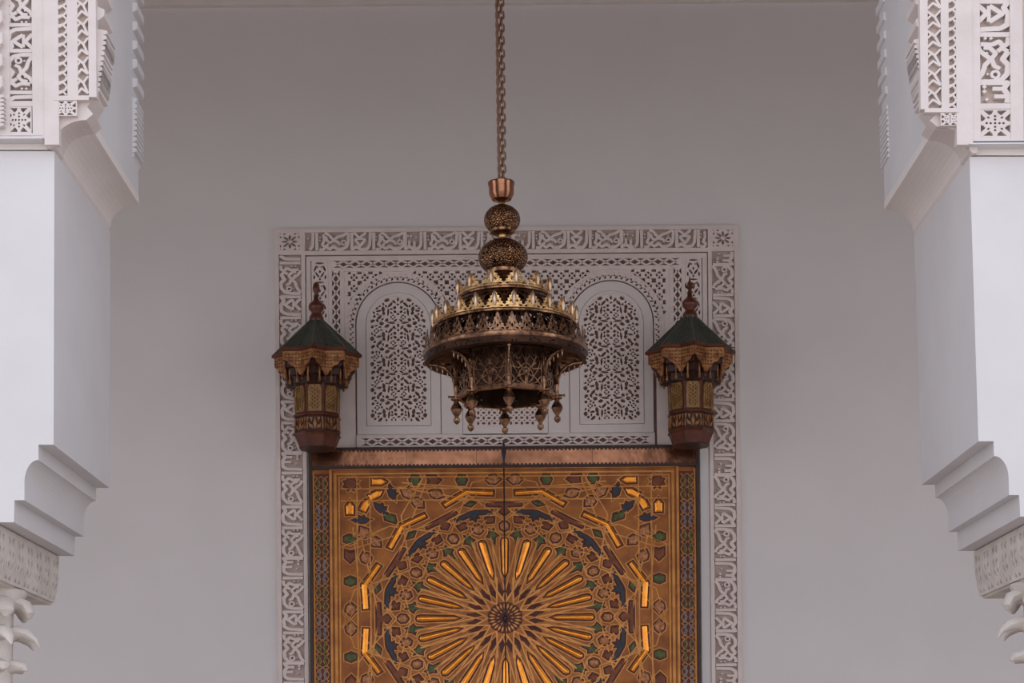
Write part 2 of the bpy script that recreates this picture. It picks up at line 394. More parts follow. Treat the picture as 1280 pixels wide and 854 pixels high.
# rosette field in the spandrels
Hs = []; s = 13.6
nx = int(400/s); x00 = CX-202+ (404-nx*s)/2
for i in range(nx):
    for j in range(8):
        x = x00+(i+.5)*s; y = 660-(j+.5)*s
        if any(math.hypot(x-a, max(0, y-AV)) < 63 for a in AX): continue
        Hs += rosette_cell(x, y, s)
seg = []
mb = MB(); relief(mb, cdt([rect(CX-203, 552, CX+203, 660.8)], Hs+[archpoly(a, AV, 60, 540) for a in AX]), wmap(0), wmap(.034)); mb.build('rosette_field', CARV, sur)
def screen_holes(cx, cy, r, bot, period=32.0):
    Hs = []
    base = [(0, 378, 40, 15, 90), (0, 525, 24, 20, 90), (70, 352, 84, 15, -6), (113, 384, 54, 22, 22), (38, 400, 46, 14, 130), (78, 430, 72, 17, 47),
            (0, 428, 22, 16, 90), (34, 458, 34, 20, -25), (32, 500, 28, 22, 45), (100, 505, 78, 13, 84), (150, 474, 60, 22, 100), (146, 515, 34, 26, 10),
            (116, 584, 38, 22, 20), (168, 358, 40, 30, 80), (197, 492, 56, 15, 8), (262, 392, 34, 20, 20), (266, 512, 48, 26, 80), (190, 556, 66, 19, 48),
            (256, 590, 44, 18, 0), (262, 335, 44, 17, 60), (210, 330, 40, 15, 120), (30, 590, 44, 13, 30), (240, 545, 30, 16, 60), (60, 612, 0, 0, 0)]
    def ring(x, y, q):
        return [(x+q, y), (x-q, y), (x, y+q), (x, y-q)]
    for k in range(-1, 7):
        for x, y, L, w, d in base:
            if L == 0: continue
            for t in ((1,) if x == 0 else (1, -1)):
                a = 90 if x == 0 else d
                yy = cy+r-(y-360)/8.13-period*k-1.0
                Hs.append(lens(cx+t*x/8.13, yy, L/8.13*1.12, w/8.13*1.55, (-a if t == 1 else a-180)))
        for (x, y) in ((52, 555), (220, 432)):
            for t in (1, -1):
                yy = cy+r-(y-360)/8.13-period*k-1.0
                for q, rr in (((2.35, 0), 90), ((-2.35, 0), 90), ((0, 2.35), 0), ((0, -2.35), 0)):
                    Hs.append(lens(cx+t*x/8.13+q[0], yy+q[1], 3.6, 1.9, rr))
    def ok(p):
        return p[1] > bot+1.5 and abs(p[0]-cx) < r-.2 and (p[1] < cy or math.hypot(p[0]-cx, p[1]-cy) < r-.2)
    out = []
    for h in Hs:
        gx = sum(p[0] for p in h)/len(h); gy = sum(p[1] for p in h)/len(h)
        if ok((gx, gy)) and gy > bot+2.5: out.append([(x, max(y, bot+1.0)) for x, y in h])
    allv = [p for h in out for p in h]+[(sum(p[0] for p in h)/len(h), sum(p[1] for p in h)/len(h)) for h in out]
    add = []; rg = random.Random(11); yy = bot+3
    while yy < cy+r-2:
        xx = 1.2
        while xx < r-1.5:
            px, py = cx+xx, yy
            if ok((px, py)) and min((px-a)**2+(py-b)**2 for a, b in allv) > 5.6:
                L_ = 4.2; an = rg.uniform(0, 180)
                for t in (1, -1): q = lens(cx+t*xx, yy, L_, 2.3, an if t == 1 else 180-an); add.append(q); allv += q+[(cx+t*xx, yy)]
            xx += .9
        yy += .9
    return out+add
for a in AX:
    # scalloped ring
    outer = [circ(a, AV, 66, 40, 0, PI)+[(a-66, 557), (a+66, 557)]]
    hol = [circ(a, AV, 53.6, 40, 0, PI)+[(a-53.6, 550), (a+53.6, 550)]]
    n = 26
    for k in range(n):
        t = PI*(k+.5)/n; c = (a+59.4*math.cos(t), AV+59.4*math.sin(t)); d = math.degrees(t)
        hol.append(lens(a+60.9*math.cos(t), AV+60.9*math.sin(t), 7.0, 3.2, d+38)); hol.append(lens(a+57.0*math.cos(t+.06), AV+57.0*math.sin(t+.06), 5.0, 2.3, d-30))
    for s in (-1, 1):
        for k in range(5):
            hol.append(lens(a+s*60, AV-5-6.5*k, 6, 2.2, 40*s)); hol.append(lens(a+s*56.6, AV-3-6.5*k, 4, 1.6, -30*s)); 
    mb = MB(); relief(mb, cdt(outer, hol), wmap(0), wmap(.040)); mb.build('arch_ring', CARV, sur)
    # plain arched panel, two steps, and the pierced screen inside it
    mb = MB(); relief(mb, cdt([archpoly(a, AV, 52, 457.5)], [archpoly(a, AV, 40.3, 467.5)]), wmap(0), wmap(.030)); mb.build('arch_panel', SMOOTH, sur)
    mb = MB(); relief(mb, cdt([archpoly(a, AV, 39.8, 468)], [archpoly(a, AV, 35.6, 471.5)]), wmap(0), wmap(.037)); mb.build('screen_frame', SMOOTH, sur)
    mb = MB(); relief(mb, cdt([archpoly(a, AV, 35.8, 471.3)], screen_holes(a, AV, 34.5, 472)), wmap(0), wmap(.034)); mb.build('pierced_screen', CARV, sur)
# centre niche behind the chandelier
ac = -4.0
mb = MB(); relief(mb, cdt([archpoly(ac, 560, 53, 456)], [archpoly(ac, 560, 39.5, 465.5)]), wmap(0), wmap(.022)); mb.build('arch_panel', SMOOTH, sur)
Hs = []
for j in range(14):
    for i in range(11):
        x = ac-34+6.8*i; y = 470.5+6.6*j
        if y > 560 and math.hypot(x-ac, y-560) > 33: continue
        Hs.append(lens(x, y, 5.2, 3.0, 0 if (i+j) % 2 else 90))
        Hs.append(lens(x+3.4, y+3.3, 2.8, 1.6, 45))
mb = MB(); relief(mb, cdt([archpoly(ac, 560, 39.8, 465.2)], Hs), wmap(0), wmap(.020)); mb.build('pierced_screen', CARV, sur)
mb = MB(); wbox(mb, -84, 457.5, -57.6, 560, 0, .018); wbox(mb, 49.6, 457.5, 76, 560, 0, .018)
wbox(mb, -190, 455, 182, 457.2, 0, .022); wbox(mb, -190, 436, 182, 441.5, 0, .026)
wbox(mb, -78, 462, -63, 552, .018, .021); wbox(mb, 55, 462, 70, 552, .018, .021)
mb.build('plain_panel', SMOOTH, sur)
# smooth strips between side bands and door
mb = MB(); wbox(mb, CX-250.8, BOT, -250.5, 436, 0, .02); wbox(mb, 238.5, BOT, CX+250.8, 436, 0, .02); mb.build('plain_strip', PLAS, sur)

# ------------------------------------------------------------ gilded double door
DX = -6.5
door = thing('door_1', None, None, (DX/150, 15.0, 0), kind='structure')
door['label'] = 'tall gilded double door with starburst inlay in the back wall'
DW = 243.0; DT = 440.0
mb = MB(); wbox(mb, DX-DW, BOT, DX-DW+4, DT, 0, .075); wbox(mb, DX+DW-4, BOT, DX+DW, DT, 0, .075)
wbox(mb, DX-DW, DT-3.2, DX+DW, DT, 0, .08); wbox(mb, DX-DW, 413.5, DX+DW, 417, 0, .078)
mb.build('door_frame', WOODD, door)
# copper header plates, butted
xs = [DX-DW+4, DX-122, DX-1.0]
for s in (-1, 1):
    edges = [1.0, 34, 121, DW-4] if s < 0 else [1.0, 110, DW-4]
    for i in range(len(edges)-1):
        a, b = sorted((DX+s*edges[i], DX+s*edges[i+1])); mb = MB(); wbox(mb, a+.2, 417, b-.2, DT-3.2, 0, .066+.003*(i % 2)); mb.build('copper_plate', COPPER, door)
mb = MB(); nt = 96
for k in range(nt):
    x = DX-DW+4+(k+.5)*(2*DW-8)/nt; r = 1.9
    mb.prism(circ(x, DT-3.5, r, 8, PI, 2*PI), wmap(.06), wmap(.079)); mb.prism(circ(x, 417, r, 8, 0, PI), wmap(.06), wmap(.079))
o = mb.build('scalloped_edging', WOODR, door)
K = .897/2.8077; KX = 1/2.8077
PW, PT, PC = 204.0, 404.0, 227.0
def dm(h): return wmap(h)
leafs = []
for s in (-1, 1):
    a, b = sorted((DX+s*.9, DX+s*(DW-4))); mb = MB(); wbox(mb, a, BOT, b, 413.5, 0, .040); lf = mb.build('door_leaf', DOORG, door); leafs.append(lf)
    # mouldings round the star panel and the border band
    mb = MB()
    for off, w, h in ((PW+10.5, 3.0, .062), (PW+4.5, 3.4, .058), (PW+.5, 2.0, .052)):
        c = DX+s*off; a, b = sorted((c, c+s*w)); wbox(mb, a, BOT, b, 404+off-PW-2, .04, h)
        a, b = sorted((DX+s*.9, c+s*w)); wbox(mb, a, 404+off-PW-2, b, 404+off-PW-2+w*.62, .04, h)
    wbox(mb, *((DX+s*(DW-4.6), BOT, DX+s*(DW-6.6), 411) if s < 0 else (DX+s*(DW-6.6), BOT, DX+s*(DW-4.6), 411)), .04, .055)
    mb.build('gilt_moulding', STRAP, lf)
    # arabesque border band
    c = DX+s*(PW+24); a, b = c-10.2, c+10.2
    mb = MB(); wbox(mb, a, BOT, b, 408, .04, .046); mb.build('border_bed', DOORR, lf)
    for cc, mt in ((0, GREENP), (1, BLUEP), (2, STRAP), (3, REDP)):
        mb = MB(); k = 0
        for k in range(12 if cc < 2 else 24):
            y0 = 404-34.0*k if cc < 2 else 404-17*k
            if cc < 2:
                if k % 2 != cc: continue
                for yy in (y0-8, y0-24):
                    for t in (-1, 1):
                        mb2 = stroke([(c+t*2.0, yy+6.5), (c+t*4.8, yy+3.5), (c+t*2.4, yy), (c+t*4.8, yy-3.5), (c+t*2.0, yy-6.5)], 2.1)
                        relief(mb, cdt(mb2), dm(.046), dm(.052))
            elif cc == 2:
                for t in (-1, 1):
                    q = stroke([(c, y0+1), (c+t*6, y0-3.5), (c+t*8.4, y0-8), (c+t*6, y0-13), (c, y0-16)], .9)+stroke([(c+t*8.5, y0+1), (c+t*3.5, y0-2.5), (c+t*1.2, y0-8), (c+t*3.5, y0-13.5), (c+t*8.5, y0-16)], .8)
                    relief(mb, cdt(q), dm(.046), dm(.0505))
            else:
                for t in (-1, 1): mb.prism(lens(c+t*6.2, y0, 4.5, 2.6, 90), dm(.046), dm(.050))
        o = mb.build('border_scroll', mt, lf)
# --- the medallion: pieces given in polar or offset form, squashed a little in height as on the door
def pol(r, deg): a = math.radians(deg); return (r*math.cos(a), r*math.sin(a))
def tr(pts, cx, cy, deg):
    a = math.radians(deg); c, s = math.cos(a), math.sin(a); return [(cx+x*c-y*s, cy+x*s+y*c) for x, y in pts]
PIECES = []   # (name, material, polygon in circle units, height)
for k in range(24):
    d = 15*k
    PIECES.append(('ray', RAYG, tr([(157, 0), (180, 7), (298, 10.5), (306, 8), (310, 0), (306, -8), (298, -10.5), (180, -7)], 0, 0, d), .014))
    PIECES.append(('star_point', GREENP, tr([(285, 0), (318, 5), (322, 16), (331, 8), (347, 7), (338, 0), (347, -7), (331, -8), (322, -16), (318, -5)], 0, 0, d+7.5), .007))
    cx, cy = pol(357, d); PIECES.append(('hexagon', TANP, tr([(-17, 0), (-9, 13), (7, 15), (17, 6), (17, -6), (7, -15), (-9, -13)], cx, cy, d), .008))
    cx, cy = pol(388, d+7.5); PIECES.append(('shield', REDP, tr([(-12, -10), (-12, 10), (6, 14), (13, 0), (6, -14)], cx, cy, d+7.5), .007))
    PIECES.append(('small_dart', DOORR, tr([(85, 0), (104, 5.0), (140, 0), (104, -5.0)], 0, 0, d+7.5), .006))
for k in range(12):
    d = 15+30*k
    PIECES.append(('dark_chevron', BLACKP, tr([(392, 0), (406, 5), (402, 14), (416, 9), (405, 64), (415, 66), (428, 10), (429, 0), (428, -10), (415, -66), (405, -64), (416, -9), (402, -14), (406, -5)], 0, 0, d), .009))
    e = 10.6
    o1 = [pol(497, d-e), pol(519, d), pol(497, d+e)]; i1 = [pol(480, d+e-.3), pol(500, d), pol(480, d-e+.3)]
    PIECES.append(('gold_chevron', RAYG, o1+i1, .015))
    cx, cy = pol(461, d); PIECES.append(('lozenge', GREENP, tr([(0, -20), (9, 0), (0, 20), (-9, 0)], cx, cy, d), .007))
    d = 30*k
    PIECES.append(('tee_piece', REDP, tr([(402, 0), (412, 14), (436, 12), (438, 60), (448, 58), (448, -58), (438, -60), (436, -12), (412, -14)], 0, 0, d), .007))
alm = [(-25, 0), (-6, 17), (12, 14), (25, 0), (12, -14), (-6, -17)]
shd = [(-20, -17), (-14, 0), (-20, 17), (8, 17), (26, 0), (8, -17)]
hx = [(-18, -9), (-18, 9), (0, 17), (18, 9), (18, -9), (0, -17)]
brd = [(-32, 4), (-12, 8), (-8, 16), (-2, 9), (10, 16), (14, 6), (32, 2), (12, -8), (-12, -8)]
outerp = [('almond', TANP, alm, 540, 38, 90), ('green_hexagon', GREENP, hx, 540, 148, 0), ('almond', TANP, alm, 485, 237, 67), ('almond', TANP, alm, 452, 301, 45),
          ('shield', REDP, shd, 540, 248, -90), ('green_hexagon', GREENP, hx, 542, 312, 0), ('shield', TANP, shd, 492, 337, 200)]
def quad(n, m, poly, x, y, rot, swap=True, h=.007):
    base = tr(poly, x, y, rot)
    L = [base]+([[(b, a) for a, b in base]] if swap else [])
    for q in L:
        for sx in (-1, 1):
            for sy in (-1, 1): PIECES.append((n, m, [(sx*a, sy*b) for a, b in q], h))
for n, m, p, x, y, r in outerp: quad(n, m, p, x, y, r)
quad('lozenge', GREENP, [(-30, 0), (-6, 16), (30, 0), (6, -16)], 400, 394, 45, False)
gp = [(-26, -12), (-26, 12), (8, 13), (27, 0), (8, -13)]
quad('gold_petal', RAYG, gp, 540, 434, -90+180, False, .012); quad('gold_petal', RAYG, gp, 486, 446, 115, False, .012)
quad('gold_petal', RAYG, gp, 448, 486, 150, False, .012); quad('gold_petal', RAYG, gp, 436, 535, 180, False, .012)
quad('dark_bird', BLACKP, brd, 500, 384, 0, False); quad('dark_bird', BLACKP, brd, 432, 428, 45, False); quad('dark_bird', BLACKP, brd, 394, 492, 75, False)
quad('corner_star', REDP, [(r*math.cos(a*PI/8), r*math.sin(a*PI/8)) for a, r in [(i, 24 if i % 2 else 15) for i in range(16)]], 536, 527, 0, False)
def dpt(p): return (DX+p[0]*KX, PC+p[1]*K)
def grow(poly, d):
    cx = sum(p[0] for p in poly)/len(poly); cy = sum(p[1] for p in poly)/len(poly); n = len(poly); out = []
    ar = sum(poly[i][0]*poly[(i+1) % n][1]-poly[(i+1) % n][0]*poly[i][1] for i in range(n)); sg = 1 if ar > 0 else -1
    for i in range(n):
        p0, p1, p2 = poly[i-1], poly[i], poly[(i+1) % n]
        e1 = Vector((p1[0]-p0[0], p1[1]-p0[1])).normalized(); e2 = Vector((p2[0]-p1[0], p2[1]-p1[1])).normalized()
        n1 = Vector((e1.y, -e1.x))*sg; n2 = Vector((e2.y, -e2.x))*sg; b = n1+n2
        if b.length < .3: b = n1
        b.normalize(); k = 1/max(.6, b.dot(n1)); out.append((p1[0]+b.x*d*k, p1[1]+b.y*d*k))
    return out
def clipx(poly, s):      # clip a polygon to its own leaf (x*s >= 2.5)
    lim = 2.4; out = []; n = len(poly)
    for i in range(n):
        a, b = poly[i], poly[(i+1) % n]; ia, ib = a[0]*s >= lim, b[0]*s >= lim
        if ia: out.append(a)
        if ia != ib: t = (lim*s-a[0])/(b[0]-a[0]); out.append((lim*s, a[1]+t*(b[1]-a[1])))
    return out
beds = {-1: MB(), 1: MB()}; rims = {-1: MB(), 1: MB()}
for n, m, poly, h in PIECES:
    for s in (-1, 1):
        lf = leafs[0 if s < 0 else 1]
        if not any(p[0]*s > 2.4 for p in poly): continue
        q = clipx(poly, s)
        if len(q) < 3: continue
        inner = [dpt(p) for p in q]; g = [dpt(p) for p in clipx(grow(poly, 6.5), s)]; g2 = [dpt(p) for p in clipx(grow(poly, 10), s)]
        mb = MB()
        # raised piece with a chamfered edge
        cx = sum(p[0] for p in inner)/len(inner); cy = sum(p[1] for p in inner)/len(inner)
        nn = len(inner); top = [(p[0]-(p[0]-p2[0])*0, p[1]) for p, p2 in zip(inner, inner)]
        low = wmap(.042); mid = wmap(.042+h*.55); hi = wmap(.042+h)
        ins = [dpt(p) for p in (clipx(grow(poly, -5.0), s) if min(bb(poly)[2]-bb(poly)[0], bb(poly)[3]-bb(poly)[1]) > 14 else q)]
        if len(ins) != nn or n in ('dark_chevron', 'dark_bird', 'star_point', 'tee_piece', 'corner_star', 'gold_chevron'): ins = inner
        if n == 'ray':       # pitched like a little roof
            mp_ = [tr([(max(166, min(302, x0_)), y0_*.18)], 0, 0, 0)[0] for x0_, y0_ in [(157, 0), (180, 7), (298, 10.5), (306, 8), (310, 0), (306, -8), (298, -10.5), (180, -7)]]
            ang_ = math.degrees(math.atan2(poly[4][1], poly[4][0])); rp_ = clipx(tr(mp_, 0, 0, ang_), s)
            if len(rp_) == nn: ins = [dpt(p) for p in rp_]
        if n == 'gold_chevron' and nn == 6:
            pr_ = list(zip(poly[:3], poly[3:][::-1])); o_ = [((a[0]*.6+b[0]*.4), (a[1]*.6+b[1]*.4)) for a, b in pr_]; i_ = [((a[0]*.4+b[0]*.6), (a[1]*.4+b[1]*.6)) for a, b in pr_]
            ins = [dpt(p) for p in o_+i_[::-1]]
        sh = [low(*p) for p in inner]+[mid(*p) for p in inner]+[hi(*p) for p in ins]
        fs = [(i, (i+1) % nn, nn+(i+1) % nn, nn+i) for i in range(nn)]+[(nn+i, nn+(i+1) % nn, 2*nn+(i+1) % nn, 2*nn+i) for i in range(nn)]+[tuple(range(2*nn, 3*nn))]
        mb.add(sh, fs); mb.build(n, m, lf)
        beds[s].prism(g, wmap(.038), wmap(.0415+.0002*random.random()))
        # gilt outline standing round each bed
        S2 = cdt([g2], [g]); relief(rims[s], S2, wmap(.038), wmap(.046+.0004*random.random()))
for s in (-1, 1):
    lf = leafs[0 if s < 0 else 1]; beds[s].build('inlay_bed', DOORR, lf); rims[s].build('gilt_outline', STRAP, lf)
    # long straps of the interlace
    S = []
    for k in range(12):
        for (r0, d0, r1, d1) in ((440, 0, 600, 33), (440, 0, 600, -33), (330, 0, 440, 30), (330, 0, 440, -30), (105, 0, 330, 9), (105, 0, 330, -9), (60, 0, 160, 20), (60, 0, 160, -20), (105, 15, 330, 22), (105, 15, 330, 8), (380, 0, 540, 18), (380, 0, 540, -18), (540, 18, 640, 34), (540, -18, 640, -34)):
            a = pol(r0, 30*k+d0); b = pol(r1, 30*k+d1); S.append((a, b))
    for xx in (470, 515): S += [((xx, -557), (xx, 557)), ((-xx, -557), (-xx, 557))]
    for yy in (462, 508): S += [((-573, yy), (573, yy)), ((-573, -yy), (573, -yy))]
    mb = MB()
    for a, b in S:
        q = stroke([a, b], 5.0)[0]; q = clipx(q, s)
        q = [(max(-573, min(573, x)), max(-557, min(557, y))) for x, y in q]
        if len(q) >= 3: mb.prism([dpt(p) for p in q], wmap(.038), wmap(.0435+.0006*random.random()))
    # centre rosette
    for r0, r1, nn_, h in ((34, 58, 24, .047), (20, 32, 12, .050)):
        for k in range(nn_):
            q = clipx(tr([(r0, 0), ((r0+r1)/2, r0*.11), (r1, 0), ((r0+r1)/2, -r0*.11)], 0, 0, 360/nn_*k+3), s)
            if len(q) >= 3: mb.prism([dpt(p) for p in q], wmap(.038), wmap(h))
    mb.build('strapwork', STRAP, lf)
mb = MB(); 
for s in (-1, 1): mb.prism([dpt(p) for p in clipx(circ(0, 0, 62, 24), s)], wmap(.038), wmap(.0425))
mb.build('rosette_bed', DOORR, leafs[0])
# meeting stile and its knob
mb = MB(); wbox(mb, DX-.9, BOT, DX+.9, DT-3, 0, .020); mb.build('meeting_gap', WOODD, door)
mb = MB(); c = (DX/150, 15-.07, EYE+226/150); mb.lathe([(.001, .028), (.012, .02), (.018, 0), (.012, -.02), (.001, -.03)], c, 12); mb.build('knob', BLACKP, door, smooth=True)
mb = MB(); c = (DX/150, 15-.068, EYE+432/150); mb.lathe([(.006, .09), (.014, .03), (.02, 0), (.01, -.05), (.004, -.10)], c, 10); mb.build('top_bolt', BLACKP, door, smooth=True)

# ------------------------------------------------------------ piers
YF = 7.5; YB = 8.54
def warp(side):
    if side < 0: return lambda x, y: (x, y)
    return lambda x, y: (1280-x+.0275*(y-190), y+7-.0305*(y-186))
def fp(Y):      # px on the front plane measured at YF, pushed to depth Y
    def g(x, y):
        u, v = uv(x, y); return (u*YF/F, Y, EYE+v*YF/F)
    return g
def bp(Yp, Y):  # px measured on plane Yp, pushed to depth Y
    def g(x, y):
        u, v = uv(x, y); return (u*Yp/F, Y, EYE+v*Yp/F)
    return g
FB = 2250/YF
def rot_script_units(parent, x0, x1, y0, y1, side, m):
    """inscription running down a pier band"""
    pass
for side in (-1, 1):
    w = warp(side)
    L = 'left' if side < 0 else 'right'
    base = P(*w(-60, 900), YF)
    pier = thing('arch_pier', L+' white pier with stepped corbel and carved bands at the '+L+' photo edge', 'pier', (base.x, YF, 0))
    def solid(name, pts, m, a=YF, b=YB, par=pier):
        q = [w(*p) for p in pts]
        v, t, e = cdt([q]); mb = MB(); n = len(v); f0, f1 = fp(a), fp(b)
        mb.add([f0(*p) for p in v]+[f1(*p) for p in v], t+[(k[2]+n, k[1]+n, k[0]+n) for k in t]+[(x, y, y+n, x+n) for x, y in e])
        return mb.build(name, m, par)
    XO = -420
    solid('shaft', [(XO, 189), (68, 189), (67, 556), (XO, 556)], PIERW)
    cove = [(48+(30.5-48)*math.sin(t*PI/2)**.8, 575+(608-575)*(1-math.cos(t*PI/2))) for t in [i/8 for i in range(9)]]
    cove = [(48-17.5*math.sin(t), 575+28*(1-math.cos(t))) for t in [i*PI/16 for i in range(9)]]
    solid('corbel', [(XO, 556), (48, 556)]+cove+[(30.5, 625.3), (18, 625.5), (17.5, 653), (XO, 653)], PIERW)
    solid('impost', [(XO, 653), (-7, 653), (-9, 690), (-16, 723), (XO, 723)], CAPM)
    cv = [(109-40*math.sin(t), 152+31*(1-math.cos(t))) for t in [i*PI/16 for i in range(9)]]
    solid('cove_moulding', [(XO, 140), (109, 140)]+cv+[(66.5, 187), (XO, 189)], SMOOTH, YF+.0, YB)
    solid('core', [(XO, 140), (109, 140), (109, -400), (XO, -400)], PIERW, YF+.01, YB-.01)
    # front slab with stepped, toothed edge
    ed = [(66.0, 188)]+[(x_+.8, y_+1.4) for x_, y_ in cv[::-1]]+[(118.5, 146), (111, 137), (121, 123)]
    for k in range(12):
        y = 119-6.5*k; x = 121.5+.85*k; ed += [(x, y), (x+5, y-1.5), (x+5, y-5.2), (x+.9, y-6.4)]
    y = 40
    while y > -365:
        ed += [(123, y), (120, y-7), (132, y-16), (132.5, y-24), (124, y-28)]; y -= 28.5
    ed += [(120, -400), (60, -400), (60, 187)]
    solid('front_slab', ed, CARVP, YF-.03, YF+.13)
    # back slab
    eb = [(140, 249), (165, 249), (172, 234), (163.5, 223), (176, 207)]
    for k in range(10):
        yy = 204-6.8*k; eb += [(174+.3*k, yy), (178.5, yy-1.5), (178.5, yy-5), (173+.3*k, yy-6.5)]
    yy = 134
    while yy > -200:
        eb += [(164, yy), (163, yy-5), (179, yy-12), (179, yy-21)]; yy -= 23.3
    eb += [(163, -228), (140, -228)]
    q = [w(*p) for p in eb]; 
    if side > 0: q = [(x-.0*(x), y) for x, y in q]
    v, t, e = cdt([q]); mb = MB(); n = len(v); f0, f1 = bp(YB, YB-.14), bp(YB, YB+.02)
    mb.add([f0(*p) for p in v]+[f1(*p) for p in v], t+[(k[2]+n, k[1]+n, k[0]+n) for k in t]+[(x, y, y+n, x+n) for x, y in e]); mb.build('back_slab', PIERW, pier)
    # proud panel on the outer front with its ledge
    def fbox(mb, x0, y0, x1, y1, h0, h1):
        (X0, Z0), (X1, Z1) = [( (uv(x, y)[0])*YF/F, EYE+uv(x, y)[1]*YF/F) for x, y in ((x0, y1), (x1, y0))]
        mb.box((min(X0, X1), YF-h1, Z0), (max(X0, X1), YF-h0, Z1))
    def fm(h): return lambda x, y: (uv(x, y)[0]*YF/F, YF-h, EYE+uv(x, y)[1]*YF/F)
    if side < 0: Ledge = (-420, 184, 57); SB = (12, 45, 132); TL = (12, 43.5, 139, 172); GB = (73, 88.5, 126); LB = (97, 115, 127); KT = (72, 100, 132, 151); STR = [(45, 57), (4, 12)]
    else: Ledge = (1207, 187, 1700); SB = (1217, 1259.5, 135); TL = (1219, 1261, 142, 177); GB = (1178, 1192, 142); LB = (1152, 1173, 141); KT = (1172, 1195.5, 147, 163); STR = [(1259.5, 1270), (1205.5, 1217)]
    mb = MB()
    a, yl, b = Ledge; fbox(mb, a, yl-6, b, yl, 0, .062); fbox(mb, a, yl-9, b, yl-6, 0, .054); mb.build('ledge', PIERW, pier)
    mb = MB(); fbox(mb, SB[0], -398, SB[1], yl-5, 0, .022); 
    fbox(mb, *((-420, -398, 12, yl-5) if side < 0 else (1270, -398, 1700, yl-5)), 0, .022); mb.build('carving_bed', GROUNDP, pier)
    mb = MB(); 
    for s0, s1 in STR: fbox(mb, s0, -398, s1, yl-5, 0, .052)
    fbox(mb, SB[0]-1, SB[2], SB[1]+1, TL[2], 0, .0505); fbox(mb, SB[0]-1, TL[3], SB[1]+1, yl-5, 0, .0505)
    mb.build('band_border', CARVP, pier)
    # script band: the repeat turned through a right angle
    sc = (SB[1]-SB[0])/22.9; per = 135*sc*.82
    pts = script_polys(); yb = SB[2]-1
    shp = SCRIPT
    for k in range(3):
        y1 = yb-per*k
        def mapper(h, y1=y1):
            return lambda a, b: fm(h)(SB[0]+b*sc+.2 if side < 0 else SB[1]-b*sc-.2, y1-(a*sc*.82) if side < 0 else y1-per+a*sc*.82)
        mb = MB(); relief(mb, shp, mapper(.02), mapper(.048)); mb.build('inscription', CARVP, pier)
    # knot tile
    def tile(x0, x1, y0, y1, h0, h1, nm='knot_tile'):
        cx, cy = (x0+x1)/2, (y0+y1)/2; hw, hh = (x1-x0)/2, (y1-y0)/2; Hs = []
        for sx in (-1, 1):
            for sy in (-1, 1):
                Hs.append([(cx+sx*hw*a, cy+sy*hh*b) for a, b in ((.9, .12), (.9, .7), (.55, .34), (.72, .16))])
                Hs.append([(cx+sx*hw*a, cy+sy*hh*b) for a, b in ((.12, .9), (.7, .9), (.34, .55), (.16, .72))])
                Hs.append([(cx+sx*hw*a, cy+sy*hh*b) for a, b in ((.38, .30), (.50, .42), (.42, .50), (.30, .38))])
        for a, b in ((.0, .26), (0, -.26), (.26, 0), (-.26, 0), (0, 0), (.5, 0), (-.5, 0), (0, .5), (0, -.5)):
            Hs.append([(cx+hw*(a+p), cy+hh*(b+q)) for p, q in ((.1, 0), (0, .1), (-.1, 0), (0, -.1))])
        mb = MB(); relief(mb, cdt([rect(x0, y0, x1, y1)], Hs), fm(h0), fm(h1)); return mb.build(nm, CARVP, pier)
    tile(TL[0], TL[1], TL[2], TL[3], .02, .049)
    tile(KT[0], KT[1], KT[2], KT[3], .03, .0545)
    mb = MB(); fbox(mb, KT[0], KT[2], KT[1], KT[3], .02, .034); fbox(mb, GB[0], -398, GB[1], GB[2], .02, .034); fbox(mb, LB[0], -398, LB[1], LB[2], .02, .034); mb.build('slab_bed', GROUNDP, pier)
    # guilloche band, two twisted cords
    mb = MB(); gw = (GB[1]-GB[0]); p = 11.8; k = 0; S = []; y = GB[2]-2
    c = (GB[0]+GB[1])/2; S = []
    while y > -40:
        for t in (-1, 1):
            pass
        S += stroke([(c-side*0-gw*.42, y), (c-gw*.1, y-p*.12), (c+gw*.36, y-p*.5), (c+gw*.44, y-p*.85)], 2.7)
        S += stroke([(c+gw*.42, y+p*.1), (c+gw*.1, y-p*.3), (c-gw*.36, y-p*.2), (c-gw*.44, y-p*.75)], 2.5)
        y -= p
    relief(mb, cdt(S), fm(.03), fm(.055)); mb.build('guilloche_band', CARVP, pier)
    # leaf band
    mb = MB(); lw = LB[1]-LB[0]; y = LB[2]-1; S = []; c = (LB[0]+LB[1])/2
    while y > -40:
        S += stroke([(LB[0]+1, y), (c, y-9), (LB[1]-1, y-3)], 2.8)+stroke([(LB[1]-1, y-3), (c+2, y-16), (LB[0]+1, y-24)], 3.0)
        S += stroke([(LB[0]+1, y-11), (c-2, y-18)], 2.6)+stroke([(LB[1]-1, y-24), (c+1, y-15)], 2.6)
        y -= 24
    relief(mb, cdt(S), fm(.03), fm(.055)); mb.build('leaf_band', CARVP, pier)
    # plain fillets on the slab between bands
    mb = MB()
    if side < 0:
        fil = [(60, -398, 73, 187), (88.5, -398, 97, 128), (115, -398, 120, 128), (72, 126, 115, 132)]
    else:
        fil = [(1192, -398, 1207, 187), (1173, -398, 1178, 143), (1147, -398, 1152, 143), (1152, 141.5, 1195, 147)]
    for i_, a in enumerate(fil): fbox(mb, *a, .02, .0555+.0006*i_)
    mb.build('flat_fillet', CARVP, pier)
    # scalloped edge of the outer panel (towards the next arch)
    if side < 0:
        mb = MB(); pts = [(3.5, 168)]
        for k in range(8): y = 168-5*k; pts += [(6, y), (12, y-2), (12, y-4), (7, y-5)]
        y = 126
        while y > -360: pts += [(1, y), (10, y-8), (10, y-20), (2, y-25)]; y -= 27
        pts += [(-6, -395), (-6, 168)]
        relief(mb, cdt([pts]), fm(.02), fm(.085)); mb.build('toothed_edge', CARVP, pier)
